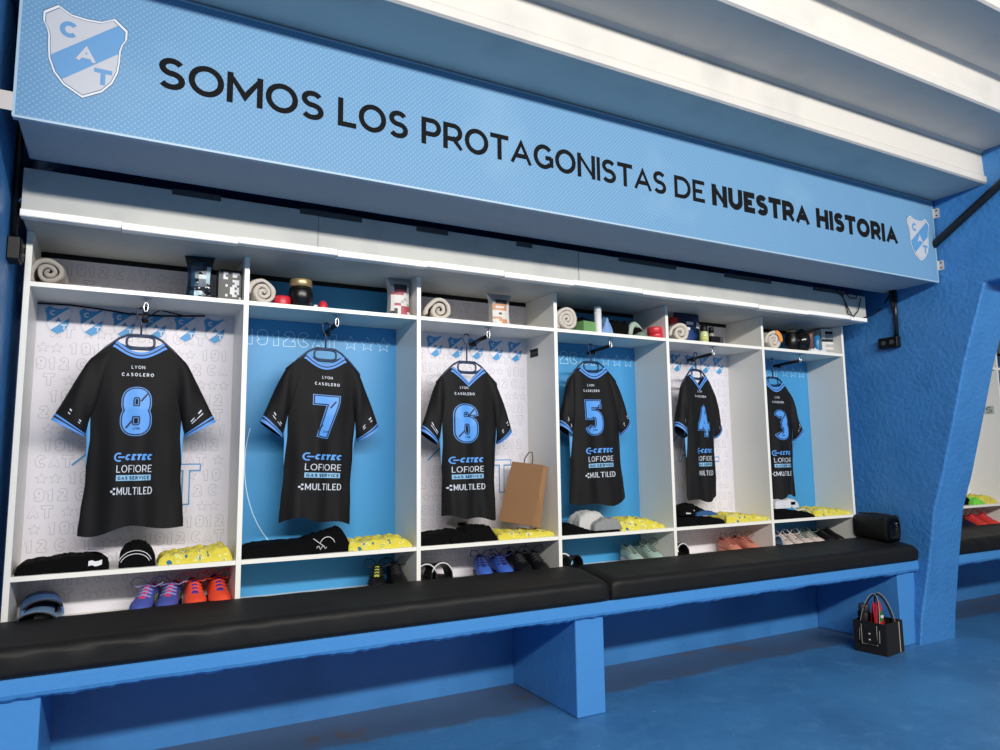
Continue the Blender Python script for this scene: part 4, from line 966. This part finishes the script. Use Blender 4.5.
felt = mat('black felt', (10, 11, 15), .9, [(200, .4, .003, 2)]); stitch = mat('pale stitching', (190, 182, 168), .7)
bx, by = Vector((3.899, -.158)), Vector((3.923, -.332)); ang = math.atan2(.027, .182)
t = thing('felt_basket', 'black felt carry basket with two handles on the floor beside the pillar', 'basket', (4.00, -.235, ZF), ang)
m = MB(); hx, hy, hh, tk = .092, .086, .165, .006
for s_ in (-1, 1):
    m.box(s_*hx-tk/2, s_*hx+tk/2, -hy, hy, 0, hh); m.box(-hx, hx, s_*hy-tk/2, s_*hy+tk/2, 0, hh)
m.box(-hx, hx, -hy, hy, 0, tk); m.build('basket_body', felt, t, bevel=.002)
for s_ in (-1, 1):
    m = MB(); xx = s_*(hx+.006); pts = []
    for k in range(25):
        a = math.pi*k/24; pts.append((xx-s_*.078*math.sin(a)**1.3, -.046*math.cos(a)*1.0, hh*.35+(.055 if False else 0)+.24*math.sin(a)**.75))
    def HP(i, j):
        p = pts[j]; return (p[0]+(.004 if i in (1, 2) else 0), p[1]+(.011 if i in (2, 3) else -.011)*(1 if True else 1)*(math.cos(math.pi*j/24) if abs(math.cos(math.pi*j/24)) > .3 else .3*(1 if j < 12 else -1)), p[2]+(0 if True else 0)+(.010 if i in (2, 3) else -.010)*math.sin(math.pi*j/24))
    m.tube(pts, .0095, 10, flat=.35); h_ = m.build('handle', felt, t, smooth=True)
    m = MB(); m.tube([(p[0]+s_*.004, p[1]*1.16, p[2]+.007) for p in pts], .0012, 5); m.build('stitching', stitch, h_)
m = MB(); m.box(-hx-.008, -hx-.0032, -.045, .045, .045, .150); fl = m.build('pocket_flap', felt, t, bevel=.001)
m = MB(); xx = -hx-.0085; m.tube([(xx, -.041, .15), (xx, -.041, .049), (xx, .041, .049), (xx, .041, .15)], .0013, 5)
for zz in (.075, .105): m.lathe([(.0055, -.003), (.0055, .003)], 10, (xx, 0, zz))
m.build('stitching', stitch, fl)
m = MB(); m.tube([(.045, -hy-.0042, .004), (.045, -hy-.0042, .162)], .0022, 6); m.build('seam', stitch, t)
t2 = thing('snack_packet', 'red and green snack packet sticking out of the felt basket', 'packet', (3.99, -.24, ZF+.01), .15)
m = MB(); nr = 10
def sp(sg): return lambda i, j: ((-.058+.116*i/6)*(1-.25*(j/nr)**3)+.002, sg*.026*math.sin(math.pi*min(1, max(0, .06+.9*j/nr)))*(1-.6*abs(i-3)/3),   .01+.235*j/nr+.010*math.sin(i*1.6)*(j/nr))
for sg in (-1, 1):
    o_ = m.grid(sp(sg), 7, nr+1)
for k in range(len(m.f)):
    j = (k % (6*nr))//6; m.m[k] = 1 if 6 <= j <= 7 and (k % 6) > 1 else 0
m.build('wrapper', [mat('red foil', (208, 40, 52), .25, [(24, .8, .01, 3)]), mat('green foil', (40, 120, 54), .3)], t2)
m = MB(); m.box(.0, .03, -.021, -.019, .165, .18); m.build('white_print', wht, t2)
t3 = thing('thermos', 'black flask standing in the felt basket behind its handles', 'flask', (3.955, -.19, ZF+.007))
m = MB(); m.lathe([(.033, 0), (.033, .19), (.028, .20)], 20); m.build('flask_body', blk, t3, smooth=True)
m = MB(); m.lathe([(.027, .20), (.027, .235), (.022, .24)], 20); m.build('cap', darkg, t3, smooth=True)

# ------------------------------------------------------------------ wiring on the two side walls
t = thing('wall_socket', 'black double wall socket on the left wall above the grey towel', 'socket', (XL, -.105, 1.015))
m = MB(); m.box(0, .036, -.04, .04, 0, .075); m.build('socket_box', blk, t, bevel=.004)
m = MB(); m.box(.036, .040, -.034, .034, .006, .069); m.build('cover', mat('socket cover', (22, 22, 25), .5), t, bevel=.002)
m = MB()
for zz in (.022, .052): m.lathe([(.013, 0), (.013, .006), (.010, .006)], 16, (.034, -.006, zz-.003))
m.build('outlet', mat('socket grey', (96, 92, 96), .5), t, smooth=True)
m = MB(); m.tube([(XL+.014, -.125, 1.09), (XL+.014, -.125, 1.60), (XL+.014, -.14, 1.80)], .011, 10); tag(m.build('conduit', blk, smooth=True), 'black vertical conduit above the left wall socket', 'conduit', 'conduits')
m = MB(); m.tube([(XL+.012, -.10, 1.21), (XL+.02, -.12, 1.205), (XL+.03, -.14, 1.215), (XL+.055, -.15, 1.222)], .0035, 6); tag(m.build('cable_tie', fabb, smooth=True), 'light blue cable tie on the left conduit', 'cable tie')
p = at(889, 343, 0, XR-.02)
t = thing('wall_socket', 'black wall socket hanging from a conduit on the right wall', 'socket', (XR, p.y, p.z))
m = MB(); m.box(-.042, 0, -.062, .055, -.032, .032); m.build('socket_box', blk, t, bevel=.005)
m = MB()
for yy in (-.03, .02): m.lathe([(.014, 0), (.014, .003)], 14, (0, yy, 0))
for i, v in enumerate(m.v): m.v[i] = (-.042-v[2], v[1], v[0])
m.build('outlet', darkg, t)
q = at(893, 278, 0, XR-.014)
m = MB(); m.tube([(XR-.014, q.y, 1.345), (XR-.014, q.y+.005, p.z+.033)], .012, 10); m.tube([(XR-.030, q.y+.014, 1.345), (XR-.026, q.y+.012, 1.26), (XR-.020, q.y+.008, 1.21)], .009, 8); tag(m.build('conduit', mat('conduit black', (22, 22, 24), .3), smooth=True), 'black vertical conduit above the right wall socket', 'conduit', 'conduits')
m = MB(); Yc = -.172
def cp(px, py, Y=Yc): return tuple(at(px, py, 1, Y))
cab = [tuple(at(889, 296, 0, XR-.02)), cp(882, 308, -.17), cp(872, 315), cp(862, 318.5), cp(853, 317), cp(848, 308), cp(843, 297), cp(836, 291, -.17), cp(828, 289, -.15), cp(820, 288, -.12)]
m.tube(cab, .0034, 8); m.tube([cp(842, 293), cp(846, 305), cp(848, 314), cp(853, 317.5, -.176), cp(858, 311, -.176), cp(861, 298)], .003, 8); m.tube([cp(846, 293), cp(850, 298), cp(856, 298.5), cp(857, 294)], .003, 8)
tag(m.build('cable', blk, smooth=True), 'black cable looping over the right end of the locker fascia', 'cable')
a, c = at(1000, 184, 0, XR-.026), at(937, 242, 0, XR-.026)
m = MB(); d = (a-c); m.tube([c-d*.45, c, a, a+d*1.2], .021, 12); tag(m.build('pipe', mat('pipe black', (16, 18, 24), .45), smooth=True), 'thick black pipe slanting up the right wall behind the banner end', 'pipe')
# loose wires at the top of the leftmost back panel
m = MB(); m.tube([cp(36, 303, .25), cp(70, 305, .25), (at(100, 309, 1, .25)), cp(130, 314, .25), cp(165, 316, .25), cp(205, 316, .25)], .0035, 6); m.tube([cp(150, 316, .25), cp(160, 310, .248), cp(172, 313, .25), cp(185, 316, .248)], .0025, 6)
tag(m.build('cable', blk, smooth=True), 'black cable sagging along the top of the leftmost back panel', 'cable')

# ------------------------------------------------------------------ next bay, beyond the pillar
m = MB(); mound(m, .22, .15, prof_([(0, .05), (.4, .06), (1, .03)]), 41, rough=.008); tag(m.build('training_bib', bibm, smooth=True, loc=(5.70, .10, Z0)), 'yellow bib on the shelf beyond the pillar', 'bib', GB)
m = MB(); mound(m, .16, .14, prof_([(0, .05), (.5, .085), (1, .03)]), 43, rough=.008); tag(m.build('black_garment', cotton, smooth=True, loc=(5.46, .12, Z0)), 'black folded garment left of the bib on the shelf beyond the pillar', 'garment')
m = MB(); mound(m, .13, .1, prof_([(0, .02), (.5, .045), (1, .02)]), 44, rough=.006); tag(m.build('green_cloth', mat('bright green cloth', (120, 214, 70), .7), smooth=True, loc=(5.56, .062, Z0)), 'bright green cloth in front of the garments beyond the pillar', 'cloth')
t = thing('bottle', 'blue bottle with a yellow-green top on the shelf beyond the pillar', 'bottle', (5.50, .20, Z0))
m = MB(); m.lathe([(.034, 0), (.036, .02), (.036, .15), (.02, .17)], 20); m.build('body', mat('bottle blue', (86, 156, 206), .35), t, smooth=True)
m = MB(); m.lathe([(.03, .168), (.03, .24), (.018, .27)], 20); m.build('cap', ylg, t, smooth=True)
for i, (xx, rz, lab) in enumerate(((5.66, 165, 'left one of the red boots beyond the pillar'), (5.80, 172, 'right one of the red boots beyond the pillar'))):
    s = shoe(500, 560, .12, rad(rz), 1.0, (mat('boot red', (226, 70, 62), .45), pk, red, bk), lab, G); s.location = (xx, .12, ZB)
s = shoe(500, 560, .12, rad(168), 1.05, (mat('boot dark navy', (22, 24, 50), .45), bk, bkl, wht), 'dark navy boot left of the red pair beyond the pillar', G); s.location = (5.50, .12, ZB)
yy = at(989, 410, 0, 5.911)
t = thing('sign', 'small grey sign with a dark S-shaped symbol on the divider beyond the pillar', 'sign', (5.9118, yy.y, yy.z))
m = MB(); m.box(-.0015, 0, -.034, .034, -.030, .030); m.build('plate', mat('sign grey', (176, 186, 178), .5), t)
m = MB(); text(m, 'S', -.022, .022, -.02, .04, .14, lambda x, z, l: (-.0019, -z*1.0 if False else -x, z), 0, 0); m.build('symbol', darkg, t)
